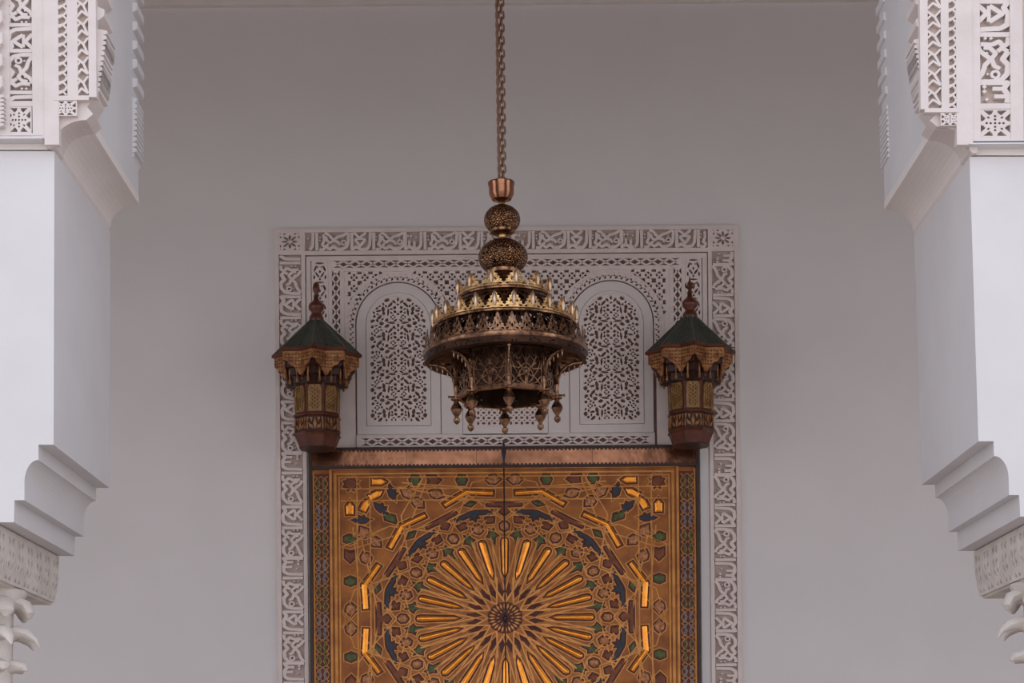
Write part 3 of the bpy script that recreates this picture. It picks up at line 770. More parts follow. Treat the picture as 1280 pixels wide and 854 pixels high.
    # carved palmettes on the inner face of the impost
    mb = MB(); Hs = []; d0, d1 = 0.02, YB-YF-.02; n = 7; S = []
    zt, zb = 653, 722
    def im(h):
        def g(a, b):        # a = 0..1 along depth, b = px down
            x, y = w(-8-(max(0, b-690))*.22, b); X, Y_, Z = fp(YF)(x, y); return (X-side*h, YF+a*(YB-YF), Z)
        return g
    outer = [rect(.01, 655, .99, 720)]
    for k in range(n):
        c = (k+.5)/n
        for t in (-1, 1):
            Hs.append([(c+t*x, y) for x, y in ((.006, 668), (.02, 662), (.045, 664), (.03, 674))])
            Hs.append([(c+t*x, y) for x, y in ((.008, 684), (.03, 678), (.04, 684), (.012, 692))])
            Hs.append([(c+t*x, y) for x, y in ((.008, 698), (.03, 692), (.04, 698), (.012, 705))])
            Hs.append([(c+t*x, y) for x, y in ((.055, 680), (.062, 700), (.055, 712), (.05, 700))])
            Hs.append([(c+t*x, y) for x, y in ((.01, 716), (.03, 709), (.045, 716))])
    relief(mb, cdt(outer, Hs, eps=1e-6), im(-.02), im(.014)); mb.build('carved_frieze', CAPM, pier)

    # engaged column with curled-leaf capital under the impost
    YC = 7.98; cc = P(*w(-22, 800), YC); zt = fp(YF)(*w(-10, 722))[2]
    col = thing('column', L+' pale stone column with curled leaf capital under the '+L+' pier', 'column', (cc.x, YC, 0))
    pr = F/YC; R = .128
    zk = P(*w(30, 768), YC).z; zh = P(*w(47, 806), YC).z; z3 = P(*w(30, 838), YC).z
    mb = MB(); mb.lathe([(R*.92, 0), (R*.92, z3-.55)], (cc.x, YC, 0), 28); mb.build('shaft', CAPM, col, smooth=True)
    mb = MB(); mb.lathe([(R*.92, z3-.55), (R*1.15, z3-.53), (R*1.15, z3-.49), (R*.95, z3-.47), (R, z3), (R*1.05, zk), (R*1.25, zt-.06), (R*1.5, zt-.02), (R*1.5, zt+.0)], (cc.x, YC, 0), 28); mb.build('capital', CAPM, col, smooth=True)
    for k in range(8):
        a = PI/4*k + (0 if side > 0 else PI)
        ca, sa = math.cos(a), math.sin(a)
        def leaf(prof, nm, wid, rot=0):
            c2, s2 = math.cos(a+rot), math.sin(a+rot)
            mb = MB(); mb.tube([(cc.x+c2*r, YC+s2*r, z) for r, z in prof], wid, 10, flat=.62); mb.build(nm, CAPM, col, smooth=True)
        leaf([(R*.8, zk+.045), (R+.03, zk+.05), (R+.065, zk+.035), (R+.082, zk+.0), (R+.078, zk-.022)], 'knob_leaf', [.05, .05, .046, .038, .012])
        leaf([(R*.8, zh+.03), (R+.03, zh+.055), (R+.07, zh+.045), (R+.108, zh+.018), (R+.125, zh-.012)], 'curled_leaf', [.05, .048, .040, .022, .004])
        leaf([(R*.7, z3+.0), (R+.02, z3+.02), (R+.055, z3+.012), (R+.07, z3-.004)], 'lower_leaf', [.05, .045, .034, .01])

# ------------------------------------------------------------ wall lanterns
def lantern(u, name_label, ext):
    YL = 15-.385; S = F/YL
    ou = u; X = ou*YL/F
    z = lambda v: EYE+v/S
    root = thing('wall_lantern', name_label, 'lantern', (X, YL, z(441)), 'wall lanterns beside the door')
    A = 37.7/S; q = math.tan(PI/8)*A
    def star(a, zz, rot=0):      # eight-pointed star, a = half side of each square
        pts = []
        for k in range(8):
            t = -PI/2+PI/4*k; r = a*math.sqrt(2)
            pts.append((X+r*math.cos(t), YL+r*math.sin(t), zz))
            t2 = t+PI/8; r2 = a/math.cos(PI/8)
            pts.append((X+r2*math.cos(t2), YL+r2*math.sin(t2), zz))
        return pts
    vE = 560.5-4; vA = 603
    zE, zA = z(vE), z(vA)
    # roof
    e = star(A*1.03, zE+.008); t = star(A*.12, zA)
    mb = MB(); mb.add(e+t, [(i, (i+1) % 16, 16+(i+1) % 16, 16+i) for i in range(16)]+[tuple(range(15, -1, -1)), tuple(range(16, 32))]); mb.build('roof', ROOFT, root)
    mb = MB()
    for i in range(16): mb.tube([e[i], t[i]], [.0075 if i % 2 == 0 else .005]*2, 6)
    mb.build('roof_ridge', ROOFR, root)
    mb = MB()
    for i in range(16):    # standing tile ribs with stepped courses
        a0, a1, b0, b1 = Vector(e[i]), Vector(e[(i+1) % 16]), Vector(t[i]), Vector(t[(i+1) % 16])
        for k in range(1, 5):
            f = k/5; p0 = a0.lerp(a1, f); p1 = b0.lerp(b1, f)
            mb.tube([p0, p1], [.0048, .002], 5)
        for k in range(1, 13):
            f = k/13; p0 = a0.lerp(b0, f); p1 = a1.lerp(b1, f); mb.tube([p0, p1], .0022, 4)
    mb.build('roof_tile_rib', ROOFR, root)
    # eave moulding
    mb = MB(); a = star(A*1.06, zE+.012); b = star(A*1.06, zE-.012); c = star(A*.98, zE-.02); d = star(A*.98, zE+.02)
    mb.add(a+b+c+d, [(i, (i+1) % 16, 16+(i+1) % 16, 16+i) for i in range(16)]+[(16+i, 16+(i+1) % 16, 32+(i+1) % 16, 32+i) for i in range(16)]+[(48+i, 48+(i+1) % 16, (i+1) % 16, i) for i in range(16)])
    mb.build('eave_moulding', WOODR, root)
    # finial
    zf = zA
    mb = MB(); mb.lathe([(.055, -.02), (.060, .0), (.056, .02), (.038, .045), (.040, .055), (.060, .075), (.066, .10), (.058, .122), (.030, .145), (.018, .17), (.016, .19)], (X, YL, zf), 20); mb.build('finial_base', WOODR, root, smooth=True)
    mb = MB()
    if ext == 0: mb.lathe([(.014, .185), (.014, .21), (.026, .225), (.029, .25), (.025, .28), (.012, .297), (.002, .30)], (X, YL, zf), 16)
    else:
        mb.lathe([(.014, .185), (.014, .215), (.022, .222), (.010, .235), (.012, .26), (.008, .29), (.002, .325)], (X, YL, zf), 16)
        for k in range(6):
            an = PI/3*k; cx_, cy_ = math.cos(an), math.sin(an)
            mb.tube([(X+cx_*r, YL+cy_*r, zf+h) for r, h in ((.012, .225), (.032, .232), (.036, .255), (.028, .27))], [.006, .008, .007, .003], 6)
    mb.build('finial_bud', WOODR, root, smooth=True)
    # skirt: carved panels with scalloped arch cut in each, standing on the star outline
    zt, zb = zE-.015, z(524.5); st = star(A*.97, 0)
    for i in range(16):
        p0, p1 = Vector(st[i]), Vector(st[(i+1) % 16]); hx_ = zt-zb; Wd = (p1-p0).length
        nrm = ((p0+p1)/2-Vector((X, YL, 0))); nrm.normalize()
        tan = (p1-p0).normalized(); nn = Vector((tan.y, -tan.x, 0)); nn = nn if nn.dot(nrm) > 0 else -nn
        # i even: point -> notch ; i odd: notch -> point.  full drop at the points' side, arch towards the notch... 
        half = []
        N = 10
        flip = (i % 2 == 1)
        def prof(s_):   # bottom height as a fraction of the panel, s_ 0 at the notch .. 1 at the point
            pr_ = [(0, .0), (.10, .02), (.2, .22), (.3, .25), (.42, .50), (.55, .56), (.70, .62), (.72, .80), (1, .86)]
            for k in range(len(pr_)-1):
                if pr_[k][0] <= s_ <= pr_[k+1][0]: return pr_[k][1]+(pr_[k+1][1]-pr_[k][1])*(s_-pr_[k][0])/(pr_[k+1][0]-pr_[k][0])
            return .86
        pts = []
        for k in range(N+1):
            s_ = k/N; pts.append((s_*Wd, .0+prof(s_ if flip else 1-s_)*hx_*.72))
        bot = pts; outer = [(0, hx_)]+bot+[(Wd, hx_)]
        Hs = []
        rr = random.Random(i+5)
        for k in range(5):
            for j in range(5):
                xx = Wd*(.12+.19*k); yy = hx_*(.30+.14*j)
                sN = xx/Wd if flip else 1-xx/Wd
                if yy-.016 < prof(sN)*hx_*.72: continue
                if yy > hx_*.93: continue
                Hs.append(lens(xx, yy, .022, .009, 35 if (k+j) % 2 else -40))
        def mp(h): return lambda a_, b_: tuple(p0+tan*a_+nn*h+Vector((0, 0, zb+b_)))
        sh = cdt([outer], Hs, eps=1e-7)
        mb = MB(); relief(mb, sh, mp(0), mp(.010)); mb.build('skirt_panel', GILT, root)
        mb = MB(); relief(mb, cdt([outer], eps=1e-7), mp(-.010), mp(.001)); mb.build('skirt_back', WOODR, root)
    # drop posts at the notches with little balusters
    for i in range(1, 16, 2):
        p = Vector(st[i]); d = (p-Vector((X, YL, 0))).normalized(); p = p-d*.012
        mb = MB(); mb.lathe([(.004, -.035), (.013, -.022), (.013, -.008), (.007, 0), (.011, .03), (.011, .09)], (p.x, p.y, zb-.004), 8); mb.build('drop_bead', WOODR, root, smooth=True)
    # muqarnas tiers stepping in
    mb = MB()
    for a_, z0, z1 in ((.80, z(527), z(548)), (.90, z(536), zt), (.70, z(517), z(530))):
        s0 = star(A*a_, z0); s1 = star(A*a_*1.02, z1); s2 = star(A*a_*.84, z0-.012)
        mb.add(s1+s0+s2, [(i, (i+1) % 16, 16+(i+1) % 16, 16+i) for i in range(16)]+[(16+i, 16+(i+1) % 16, 32+(i+1) % 16, 32+i) for i in range(16)]+[tuple(range(32, 48)), tuple(range(16))])
    mb.build('stepped_tier', WOODD, root)
    # balusters hanging between skirt and body, pale gold
    for i in range(16):
        tt = -PI/2+PI/8+PI/4*(i//2)+(.2 if i % 2 else -.2); r = A*1.0
        p = (X+r*math.cos(tt), YL+r*math.sin(tt), z(520))
        mb = MB(); mb.lathe([(.004, -.02), (.012, -.01), (.010, .01), (.006, .03), (.009, .06), (.009, .10)], p, 8); mb.build('baluster', GILT, root, smooth=True)
    # body: octagonal, gilded panel on each face
    def octo(r, zz, rot=PI/8):   # r = apothem
        R_ = r/math.cos(PI/8); return [(X+R_*math.cos(-PI/2+rot+PI/4*k), YL+R_*math.sin(-PI/2+rot+PI/4*k), zz) for k in range(8)]
    def oloft(rings, name, m):
        mb = MB(); vs = []; 
        for r in rings: vs += r
        fs = [(j*8+i, j*8+(i+1) % 8, (j+1)*8+(i+1) % 8, (j+1)*8+i) for j in range(len(rings)-1) for i in range(8)]+[tuple(range(8)), tuple(range(len(rings)*8-1, len(rings)*8-9, -1))]
        mb.add(vs, fs); return mb.build(name, m, root)
    rb = 27.0/S; ztb, zbb = z(530), z(479.5)
    body = oloft([octo(rb, ztb), octo(rb*.94, zbb)], 'body', WOODR)
    zc = z(456)
    oloft([octo(rb*1.0, zbb+.012), octo(rb*1.05, zbb+.004), octo(rb*1.05, zbb-.008), octo(rb*.98, zbb-.014)], 'waist_moulding', WOODR)
    oloft([octo(rb*.97, zbb-.008), octo(rb*1.0, zc+.01)], 'base_band', WOODD)
    oloft([octo(rb*1.02, zc+.016), octo(rb*1.05, zc+.004), octo(rb*.98, zc-.012), octo(rb*.82, z(443)), octo(rb*.80, z(441))], 'base_moulding', WOODR)
    oloft([octo(rb*.82, z(441)), octo(rb*.80, z(440))], 'underside', WOODD)
    for k in range(8):
        o1, o2 = octo(rb, 0), octo(rb*.94, 0)
        p0, p1 = Vector(o1[k]), Vector(o1[(k+1) % 8]); r0, r1 = Vector(o2[k]), Vector(o2[(k+1) % 8])
        mid = (p0+p1)/2-Vector((X, YL, 0)); nn = mid.normalized(); Wd = (p1-p0).length; hh = ztb-zbb; tan = (p1-p0).normalized()
        def mp(h):
            def g(a_, b_):
                f = b_/hh; q0 = r0.lerp(p0, f); q1 = r1.lerp(p1, f); return tuple(q0.lerp(q1, a_/Wd)+nn*h+Vector((0, 0, zbb+b_)))
            return g
        # arched gilded panel
        ol = [(Wd*.12, .022), (Wd*.88, .022), (Wd*.88, hh*.60), (Wd*.80, hh*.70), (Wd*.62, hh*.74), (Wd*.5, hh*.84), (Wd*.38, hh*.74), (Wd*.20, hh*.70), (Wd*.12, hh*.60)]
        il = [(Wd*.19, .036), (Wd*.81, .036), (Wd*.81, hh*.57), (Wd*.74, hh*.65), (Wd*.6, hh*.69), (Wd*.5, hh*.77), (Wd*.4, hh*.69), (Wd*.26, hh*.65), (Wd*.19, hh*.57)]
        mb = MB(); relief(mb, cdt([ol], [il], eps=1e-7), mp(0), mp(.011)); mb.build('panel_border', GILTY, root)
        Hs = []; 
        for j in range(6):
            y = .052+j*.0300
            if y > hh*.66: break
            for t_ in (-1, 1):
                Hs.append(lens(Wd*.5+t_*Wd*.15, y, .022, .010, 55*t_)); Hs.append(lens(Wd*.5+t_*Wd*.235, y+.015, .016, .007, 90))
            Hs.append(lens(Wd*.5, y+.015, .018, .011, 90))
        mb = MB(); relief(mb, cdt([il], Hs, eps=1e-7), mp(.0), mp(.006)); mb.build('carved_panel', GILTY, root)
        # base band ornament
        o1, o2 = octo(rb*.97, 0), octo(rb*1.0, 0); b0, b1 = Vector(o2[k]), Vector(o2[(k+1) % 8]); t0, t1 = Vector(o1[k]), Vector(o1[(k+1) % 8]); zl = zc+.018; h2 = zbb-.014-zl
        def mq(h):
            def g(a_, b_): f = b_/h2; q0 = b0.lerp(t0, f); q1 = b1.lerp(t1, f); return tuple(q0.lerp(q1, a_)+nn*h+Vector((0, 0, zl+b_)))
            return g
        S2 = []
        for t_ in (-1, 1):
            def xx(v_): return .5+t_*v_
            S2.append([(xx(.02), h2*.1), (xx(.10), h2*.5), (xx(.03), h2*.9), (xx(.0), h2*.9), (xx(0), h2*.1)])
            S2.append([(xx(.08), h2*.12), (xx(.30), h2*.20), (xx(.38), h2*.55), (xx(.28), h2*.42), (xx(.14), h2*.35)])
            S2.append([(xx(.40), h2*.12), (xx(.47), h2*.12), (xx(.47), h2*.9), (xx(.36), h2*.9), (xx(.42), h2*.6)])
            S2.append([(xx(.12), h2*.88), (xx(.20), h2*.55), (xx(.30), h2*.88)])
        mb = MB(); relief(mb, cdt(S2, eps=1e-7), mq(0), mq(.007)); mb.build('band_ornament', GILT, root)
    # wall bracket that holds it
    mb = MB(); mb.box((X-.07, YL+rb*.8, z(470)), (X+.07, 15.0, z(525))); mb.build('wall_bracket', WOODD, root)
    return root
lantern(uv(396, 450)[0], 'wall lantern on the left of the door, plain rounded finial bud on its green roof', 0)
lantern(uv(863, 450)[0], 'wall lantern on the right of the door, small crown-like finial on its green roof', 1)

# ------------------------------------------------------------ chandelier
YC = 11.25; SCL = 200.0
TILT = .0165
topv = uv(626.5, 229)[1]
cx0 = uv(626.5, 229)[0]/SCL; cz0 = EYE+topv/SCL
ch = thing('chandelier', 'large brass tiered chandelier with leaf crowns and hanging finials in front of the door', 'chandelier', (cx0, YC, cz0))
ch['_org'] = (0, 0, 0); ch.rotation_euler = (0, -TILT, 0)
def zz(y): return -(y-229)/SCL          # local z for a silhouette row
def cb(mb, name, m, smooth=True, par=ch): return mb.build(name, m, par, origin=(0, 0, 0), smooth=smooth)
p = 1/SCL
mb = MB(); mb.lathe([(.2*p, zz(247)), (5*p, zz(246)), (14*p, zz(243)), (15.3*p, zz(229)), (16.8*p, zz(228.5)), (16.8*p, zz(231)), (15.8*p, zz(233)), (15.5*p, zz(243)), (12*p, zz(250)), (5*p, zz(252.5)), (4*p, zz(254))], (0, 0, 0), 40, cap=False); cb(mb, 'cup', COPPER)
mb = MB(); mb.lathe([(4*p, zz(249)), (6*p, zz(251)), (4*p, zz(254)), (5*p, zz(258)), (8*p, zz(259))], n=24); cb(mb, 'neck_collar', BRASSL); mb = MB(); mb.lathe([(9*p, zz(290)), (4.6*p, zz(294)), (4.2*p, zz(297)), (6.5*p, zz(300)), (5*p, zz(303))], n=24); cb(mb, 'neck_collar', BRASSL)
def ball(cy, r, hgt, name):
    mb = MB(); pr = []
    for i in range(21):
        a = PI*(i/20-.5); pr.append((max(.25*r*p, r*p*math.cos(a)), zz(cy)+hgt*p*math.sin(a)))
    mb.lathe(pr, n=48); return cb(mb, name, BALLM)
ball(275, 22.8, 18.5, 'upper_ball'); ball(322, 31, 23, 'lower_ball')
mb = MB(); mb.lathe([(10*p, zz(294)), (15.5*p, zz(291)), (16*p, zz(288)), (15*p, zz(287))], n=36); cb(mb, 'ball_band', BRASS); mb = MB(); mb.lathe([(14*p, zz(346)), (20*p, zz(343)), (21*p, zz(338)), (19.5*p, zz(336))], n=36); cb(mb, 'ball_band', BRASS)
mb = MB(); mb.lathe([(13*p, zz(344)), (10*p, zz(350)), (14*p, zz(356)), (30*p, zz(362)), (52*p, zz(372)), (55*p, zz(376))], n=48, cap=False); cb(mb, 'upper_dome', BRASS)
# crown: a ring of pierced leaf teeth
def crown(R0, R1, y, hgt, n, name, big, mt=BRASSL, tipm=SILV):
    z0 = zz(y); wdt = 2*PI*R0/n
    lipm = MB(); lipm.lathe([(R0*p-.004, z0-.010), (R0*p+.010, z0-.008), (R0*p+.012, z0+.002), (R0*p+.004, z0+.010), (R0*p-.004, z0+.008)], n=72, cap=False); cb(lipm, name+'_ring', BRASS)
    def mp(h, k):
        def g(a, b):
            th = -PI/2+(k+a)*2*PI/n; r = (R0+(R1-R0)*b/hgt+h)*p; return (r*math.cos(th), r*math.sin(th), z0+b*p)
        return g
    H = hgt
    # outline of one repeat (a = 0..1), a serrated leaf at .5 and half gaps at the sides
    out = [(0, 0), (.25, 0), (.5, 0), (.75, 0), (1, 0), (1, H*.24), (.90, H*.30), (.92, H*.40), (.80, H*.44), (.84, H*.56), (.72, H*.60), (.75, H*.72), (.63, H*.76), (.62, H*.88), (.5, H*1.0),
           (.38, H*.88), (.37, H*.76), (.25, H*.72), (.28, H*.60), (.16, H*.56), (.20, H*.44), (.08, H*.40), (.10, H*.30), (0, H*.24)]
    hol = [[(.5, H*.80), (.42, H*.66), (.5, H*.56), (.58, H*.66)], [(.34, H*.52), (.40, H*.46), (.32, H*.34), (.27, H*.42)], [(.66, H*.52), (.60, H*.46), (.68, H*.34), (.73, H*.42)],
           [(.5, H*.44), (.40, H*.34), (.5, H*.22), (.60, H*.34)], [(.12, H*.24), (.28, H*.20), (.14, H*.12), (.04, H*.17)], [(.88, H*.24), (.72, H*.20), (.86, H*.12), (.96, H*.17)]]
    sh = cdt([out], hol, eps=1e-6); mb = MB()
    for k in range(n): relief(mb, sh, mp(-.5, k), mp(.5, k))
    crown_ = cb(mb, name, mt, smooth=False)
    if big:
        for k in range(n):
            mb = MB()
            th = -PI/2+(k+.5)*2*PI/n
            c, s = math.cos(th), math.sin(th); rr = [(R0+(R1-R0)*f+2.2)*p for f in (.05, .35, .6, .85, 1.03)]
            mb.tube([(rr[i]*c, rr[i]*s, z0+H*p*f) for i, f in enumerate((.22, .45, .66, .86, 1.03))], [.006, .013, .014, .010, .001], 10)
            mb.build('leaf_tip', tipm, crown_, origin=(0, 0, 0), smooth=True)
crown(57, 57.5, 374, 22, 12, 'upper_crown', 1)
crown(88, 88.5, 410, 22, 24, 'middle_crown', 1)
crown(100.5, 99, 441, 25, 36, 'lower_crown', 0, BRASS)
# drums under the crowns
def drum(R0, y0, R1, y1, n, name, m):
    Hh = y1-y0
    def mp(h, k):
        def g(a, b):
            th = -PI/2+(k+a)*2*PI/n; r = (R0+(R1-R0)*b/Hh+h)*p; return (r*math.cos(th), r*math.sin(th), zz(y0+b))
        return g
    hol = [lens(.5, Hh*.5, .52, Hh*.34, 0), [(0.03, Hh*.2), (.2, Hh*.12), (.33, Hh*.25), (.14, Hh*.38)], [(.97, Hh*.2), (.8, Hh*.12), (.67, Hh*.25), (.86, Hh*.38)], [(.05, Hh*.85), (.2, Hh*.62), (.36, Hh*.85)], [(.95, Hh*.85), (.8, Hh*.62), (.64, Hh*.85)]]
    sh = cdt([[(0, 0), (.33, 0), (.66, 0), (1, 0), (1, Hh), (.66, Hh), (.33, Hh), (0, Hh)]], hol, eps=1e-6); mb = MB()
    for k in range(n): relief(mb, sh, mp(-.5, k), mp(.5, k))
    cb(mb, name, m, smooth=False)
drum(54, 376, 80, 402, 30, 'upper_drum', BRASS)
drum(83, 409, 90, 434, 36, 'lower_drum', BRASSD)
mb = MB(); mb.lathe([(78*p, zz(399)), (87*p, zz(409)), (84*p, zz(412))], n=60, cap=False); mb.lathe([(88*p, zz(431)), (101*p, zz(441)), (99*p, zz(443))], n=60, cap=False); cb(mb, 'tier_shelf', BRASS)
# pierced bowl under the rim
n = 24; mb = MB(); rng = random.Random(3)
prof_ = [(102, 441), (102.2, 446), (100.5, 452.5), (95, 454), (88, 447), (60, 443)]
def bowl(a, b, k, h):
    i = min(int(b), len(prof_)-2); f = b-i; r = prof_[i][0]+(prof_[i+1][0]-prof_[i][0])*f; y = prof_[i][1]+(prof_[i+1][1]-prof_[i][1])*f
    th = 2*PI*(k+a)/n; return ((r-h)*p*math.cos(th), (r-h)*p*math.sin(th), zz(y-h))
for k in range(n):
    hol = []
    for j in range(8):
        a_, b_ = rng.uniform(.1, .9), rng.choice([.4, .6, 1.3, 1.55, 1.75, 3.5, 4.3]); hol.append([(a_+.042*math.cos(t), b_+.15*math.sin(t)) for t in (0, 1.05, 2.1, 3.14, 4.2, 5.2)])
    for i in range(5):
        sh = cdt([[(0, i), (.5, i), (1, i), (1, i+1), (.5, i+1), (0, i+1)]], [h for h in hol if i <= h[0][1] < i+1 and min(q[1] for q in h) > i and max(q[1] for q in h) < i+1], eps=1e-6)
        v, t, e = sh; mb.add([bowl(a, min(b, 4.9999) if b < 5 else 4.99999, k, 0) for a, b in v], t)
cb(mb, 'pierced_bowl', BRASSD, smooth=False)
mb = MB(); mb.lathe([(100.5*p, zz(439)), (103.2*p, zz(440)), (103.4*p, zz(443)), (102*p, zz(445))], n=72, cap=False); cb(mb, 'rim', BRASS)
# octagonal body below
RB = 62; VA = [-PI/2+PI/4*k+.045 for k in range(8)]
yt, yb_ = 446, 496
def vtx(k, r=RB): a = VA[k % 8]; return Vector((r*p*math.cos(a), r*p*math.sin(a), 0))
for k in range(8):
    p0, p1 = vtx(k), vtx(k+1); Wd = (p1-p0).length/p; Hh = yb_-yt; tan = (p1-p0).normalized(); nn = ((p0+p1)/2).normalized()
    def mp(h): return lambda a, b: tuple(p0+tan*(a*p)+nn*(h*p)+Vector((0, 0, zz(yb_-b))))
    c = Wd/2; Hs = []
    # interlaced arcs: ribbons
    S = []
    S += stroke([(c+9.5*math.cos(t), 14+9.5*math.sin(t)) for t in [i*PI/6 for i in range(12)]], 1.7, True)
    for t_ in (-1, 1):
        S += stroke([(c+t_*(19-1-17*math.cos(a)), 5+26*math.sin(a)) for a in [i*PI/12 for i in range(7)]][:6], 1.6); S += stroke([(c+t_*20, 30), (c+t_*11, 44), (c+t_*3, 50)], 1.5); S += stroke([(c+t_*4, 50), (c+t_*10, 40), (c+t_*18, 36)], 1.3)
        S += stroke([(c+t_*20, 3), (c+t_*12, 12), (c+t_*2, 16), (c-t_*8, 26), (c-t_*14, 37)], 1.6)
        S += stroke([(c+t_*20, 24), (c+t_*10, 22), (c, 30), (c-t_*5, 40)], 1.5)
        S += stroke([(c+t_*20, 14), (c+t_*13, 6), (c+t_*4, 3)], 1.5); S += stroke([(c, 2), (c+t_*8, 10), (c+t_*16, 22), (c+t_*20, 34)], 1.4)
        S += stroke([(c+t_*19, 40), (c+t_*10, 33), (c+t_*4, 40)], 1.4)
    S += [rect(1, 0, Wd-1, 3.4), rect(1, 0, 4, Hh), rect(Wd-4, 0, Wd-1, Hh), rect(1, Hh-3, Wd-1, Hh)] + stroke([(c, 0), (c, 50)], 1.3)
    mb = MB(); relief(mb, cdt(S, eps=1e-5), mp(-.6), mp(.8)); side_ = cb(mb, 'pierced_side', BRASS, smooth=False)
    q0, q1 = vtx(k, RB-1.3), vtx(k+1, RB-1.3); q2, q3 = vtx(k, RB-2.0), vtx(k+1, RB-2.0); mb = MB()
    lh = [circ(rng.uniform(5, Wd-5), rng.uniform(3, 30), .75, 6) for _ in range(7)]; lq = cdt([rect(0, 0, Wd, 66)], lh, eps=1e-5)
    mb.add([mp(-1.4)(*q) for q in lq[0]], lq[1]); mb.build('shade_lining', BRASSD, side_, origin=(0, 0, 0))  # added dark sheet in place of the shade inside the body
    # bottom rail
    mb = MB(); z0, z1 = zz(yb_+2.5), zz(yb_-1)
    i0, i1 = vtx(k, RB-3.5), vtx(k+1, RB-3.5); o0, o1 = vtx(k, RB+2), vtx(k+1, RB+2)
    mb.add([(*q.xy, z) for z in (z0, z1) for q in (o0, o1, i1, i0)], [(0, 1, 2, 3), (7, 6, 5, 4), (0, 4, 5, 1), (2, 6, 7, 3)]); cb(mb, 'bottom_rail', BRASS, smooth=False)
    # corner post, bracket, finial
    v = vtx(k, RB+1); d = v.normalized()
    mb = MB(); mb.lathe([(.010, zz(yb_+3)), (.013, zz(490)), (.013, zz(484)), (.017, zz(482)), (.011, zz(479)), (.009, zz(466)), (.006, zz(452))], (v.x, v.y, 0), 10)
    if k % 8 == 0: mb.lathe([(.006, zz(470)), (.009, zz(462)), (.004, zz(455)), (.006, zz(449)), (.002, zz(440))], (v.x, v.y, 0), 8)
    cb(mb, 'corner_post', BRASS)
    f = MB(); ft = [(3.5, 497), (7.0, 498), (6.5, 499.6), (3.0, 501), (3.2, 503), (6.0, 507), (7.2, 510.5), (7.6, 511.5), (6.6, 513), (5.4, 516), (2.8, 519.5), (2.2, 521.5), (4.2, 523), (3.9, 527), (2.4, 528.5), (.6, 530)]
    f.lathe([(r*p, zz(y_)) for r, y_ in ft][::-1], (v.x, v.y, 0), 14); cb(f, 'finial', BRASS)
    arc = [(RB+2, 486), (RB+3, 475), (RB+7, 465.5), (RB+14, 459), (RB+23, 455.5), (RB+33, 454.5)]
    mb = MB(); mb.tube([(d.x*r*p, d.y*r*p, zz(y_)) for r, y_ in arc], [.010, .010, .009, .009, .009, .011], 8)
    # web between the arc and the post head, scalloped
    web = [(r, y_) for r, y_ in arc]+[(RB+33, 452.5), (RB+24, 449), (RB+2, 446)]
    t_ = Vector((-d.y, d.x, 0))
    relief(mb, cdt([web], [lens(RB+11, 455, 11, 4, 10), lens(RB+5, 463, 9, 2.6, 90)], eps=1e-4), lambda r, y_: (d.x*r*p-t_.x*.004, d.y*r*p-t_.y*.004, zz(y_)), lambda r, y_: (d.x*r*p+t_.x*.004, d.y*r*p+t_.y*.004, zz(y_)))
    low = [(RB+11, 467), (RB+17, 462.5), (RB+24, 460), (RB+31, 458.5)]
    for (r, y_) in low: mb.lathe([(.001, zz(y_+4)), (.006, zz(y_+1)), (.004, zz(y_-3))], (d.x*r*p, d.y*r*p, 0), 6)
    mb.tube([(d.x*r*p, d.y*r*p, zz(y_)) for r, y_ in ((RB+1, 495.5), (RB+9, 495.5), (RB+11, 495.5))], [.007, .006, .010], 8)
    cb(mb, 'bracket', BRASS)
mb = MB()
for k in range(8): mb.tube([vtx(k, RB-3)+Vector((0, 0, zz(452))), vtx(k, 18)+Vector((0, 0, zz(440)))], .006, 6)
mb.lathe([(12*p, zz(425)), (20*p, zz(440)), (14*p, zz(448))], n=16); cb(mb, 'inner_frame', BRASSD)
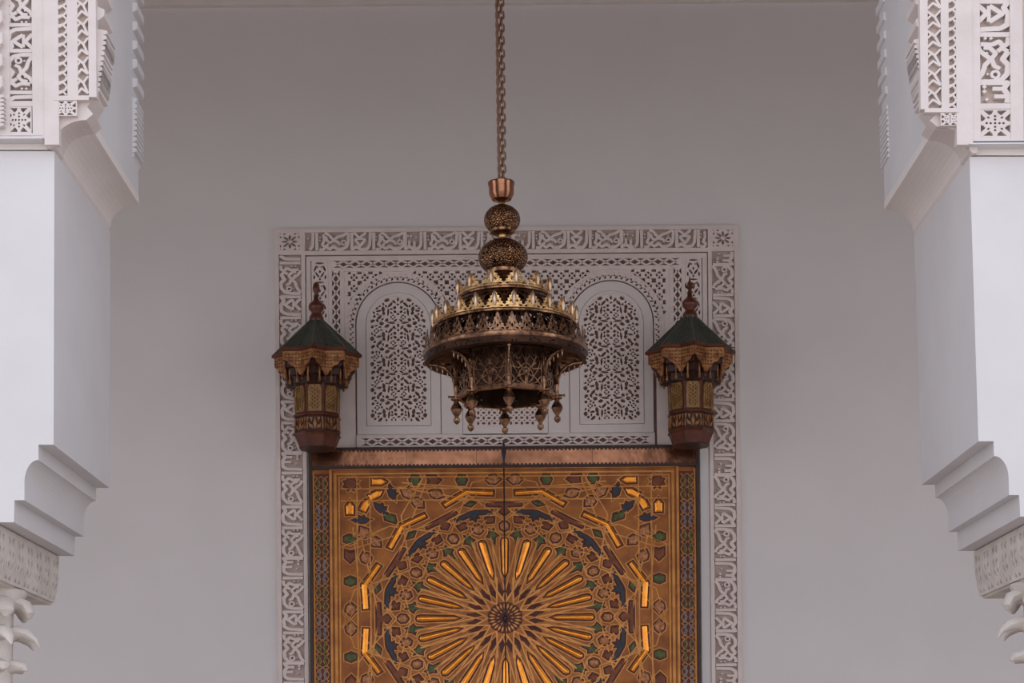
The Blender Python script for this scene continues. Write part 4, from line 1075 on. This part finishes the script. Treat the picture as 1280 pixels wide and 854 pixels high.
# ceiling plate of the body, pierced with small round holes
hol = []
for k in range(40):
    r = rng.uniform(10, 56); a = rng.uniform(0, 2*PI); hol.append(circ(r*math.cos(a), r*math.sin(a), 1.1, 6))
mb = MB(); v, t, e = cdt([circ(0, 0, 86, 40)], hol, eps=1e-5)
mb.add([(x*p, y*p, zz(430)) for x, y in v], t); cb(mb, 'pierced_ceiling', BRASSD, smooth=False)

# ------------------------------------------------------------ chain and cord up to the ceiling
ctop = 8.9; cbz = cz0-.05
chn = thing('hanging_chain', 'brass chain with a twisted cord beside it, above the chandelier', 'chain', (cx0, YC, ctop))
xtop = uv(622.5, 0)[0]/SCL; ztop = EYE+uv(622.5, 0)[1]/SCL
sl = (xtop-cx0)/(ztop-cz0)*0.6
def cxat(z): return cx0+.012+sl*(z-cz0)*.5
LP = .040; ll = .050; first = None
def linkmesh():
    mb = MB(); path = []
    for i in range(14):
        a = 2*PI*i/14; path.append((.0165*math.cos(a), 0, (.013+.020*0)*math.sin(a)+(.0135 if math.sin(a) > 0 else -.0135)))
    mb.tube(path, .0058, 6, closed=True); return mb
nlink = int((ctop-cbz)/LP)+1
for k in range(nlink):
    z = cbz+LP*(k+.5)
    if z > ctop-.02: break
    x = cxat(z)
    if first is None:
        first = linkmesh().build('link', CHAINM, chn, origin=(0, 0, 0), smooth=True); o = first
    else: o = inst(first, 'link', chn)
    o.location = (x-cx0, 0, z-ctop); o.rotation_euler = (0, 0, .25 if k % 2 else PI/2+.25)
mb = MB(); N = 260
for ph in (0, PI):
    mb.tube([(cxat(z)-.024-.004*math.sin(i*.02)+.0045*math.cos(i*.7+ph), YC-.005+.0045*math.sin(i*.7+ph), z) for i, z in [(i, cbz+.02+(ctop-cbz-.02)*i/N) for i in range(N+1)]], .0062, 5)
mb.build('cord', CORDM, chn, smooth=True)
mb = MB(); mb.lathe([(.01, -.05), (.06, -.03), (.07, -.002)], (cxat(ctop), YC, ctop), 20); mb.build('ceiling_rose', COPPER, chn, smooth=True)
for o in bpy.data.objects:
    if '_org' in o: del o['_org']
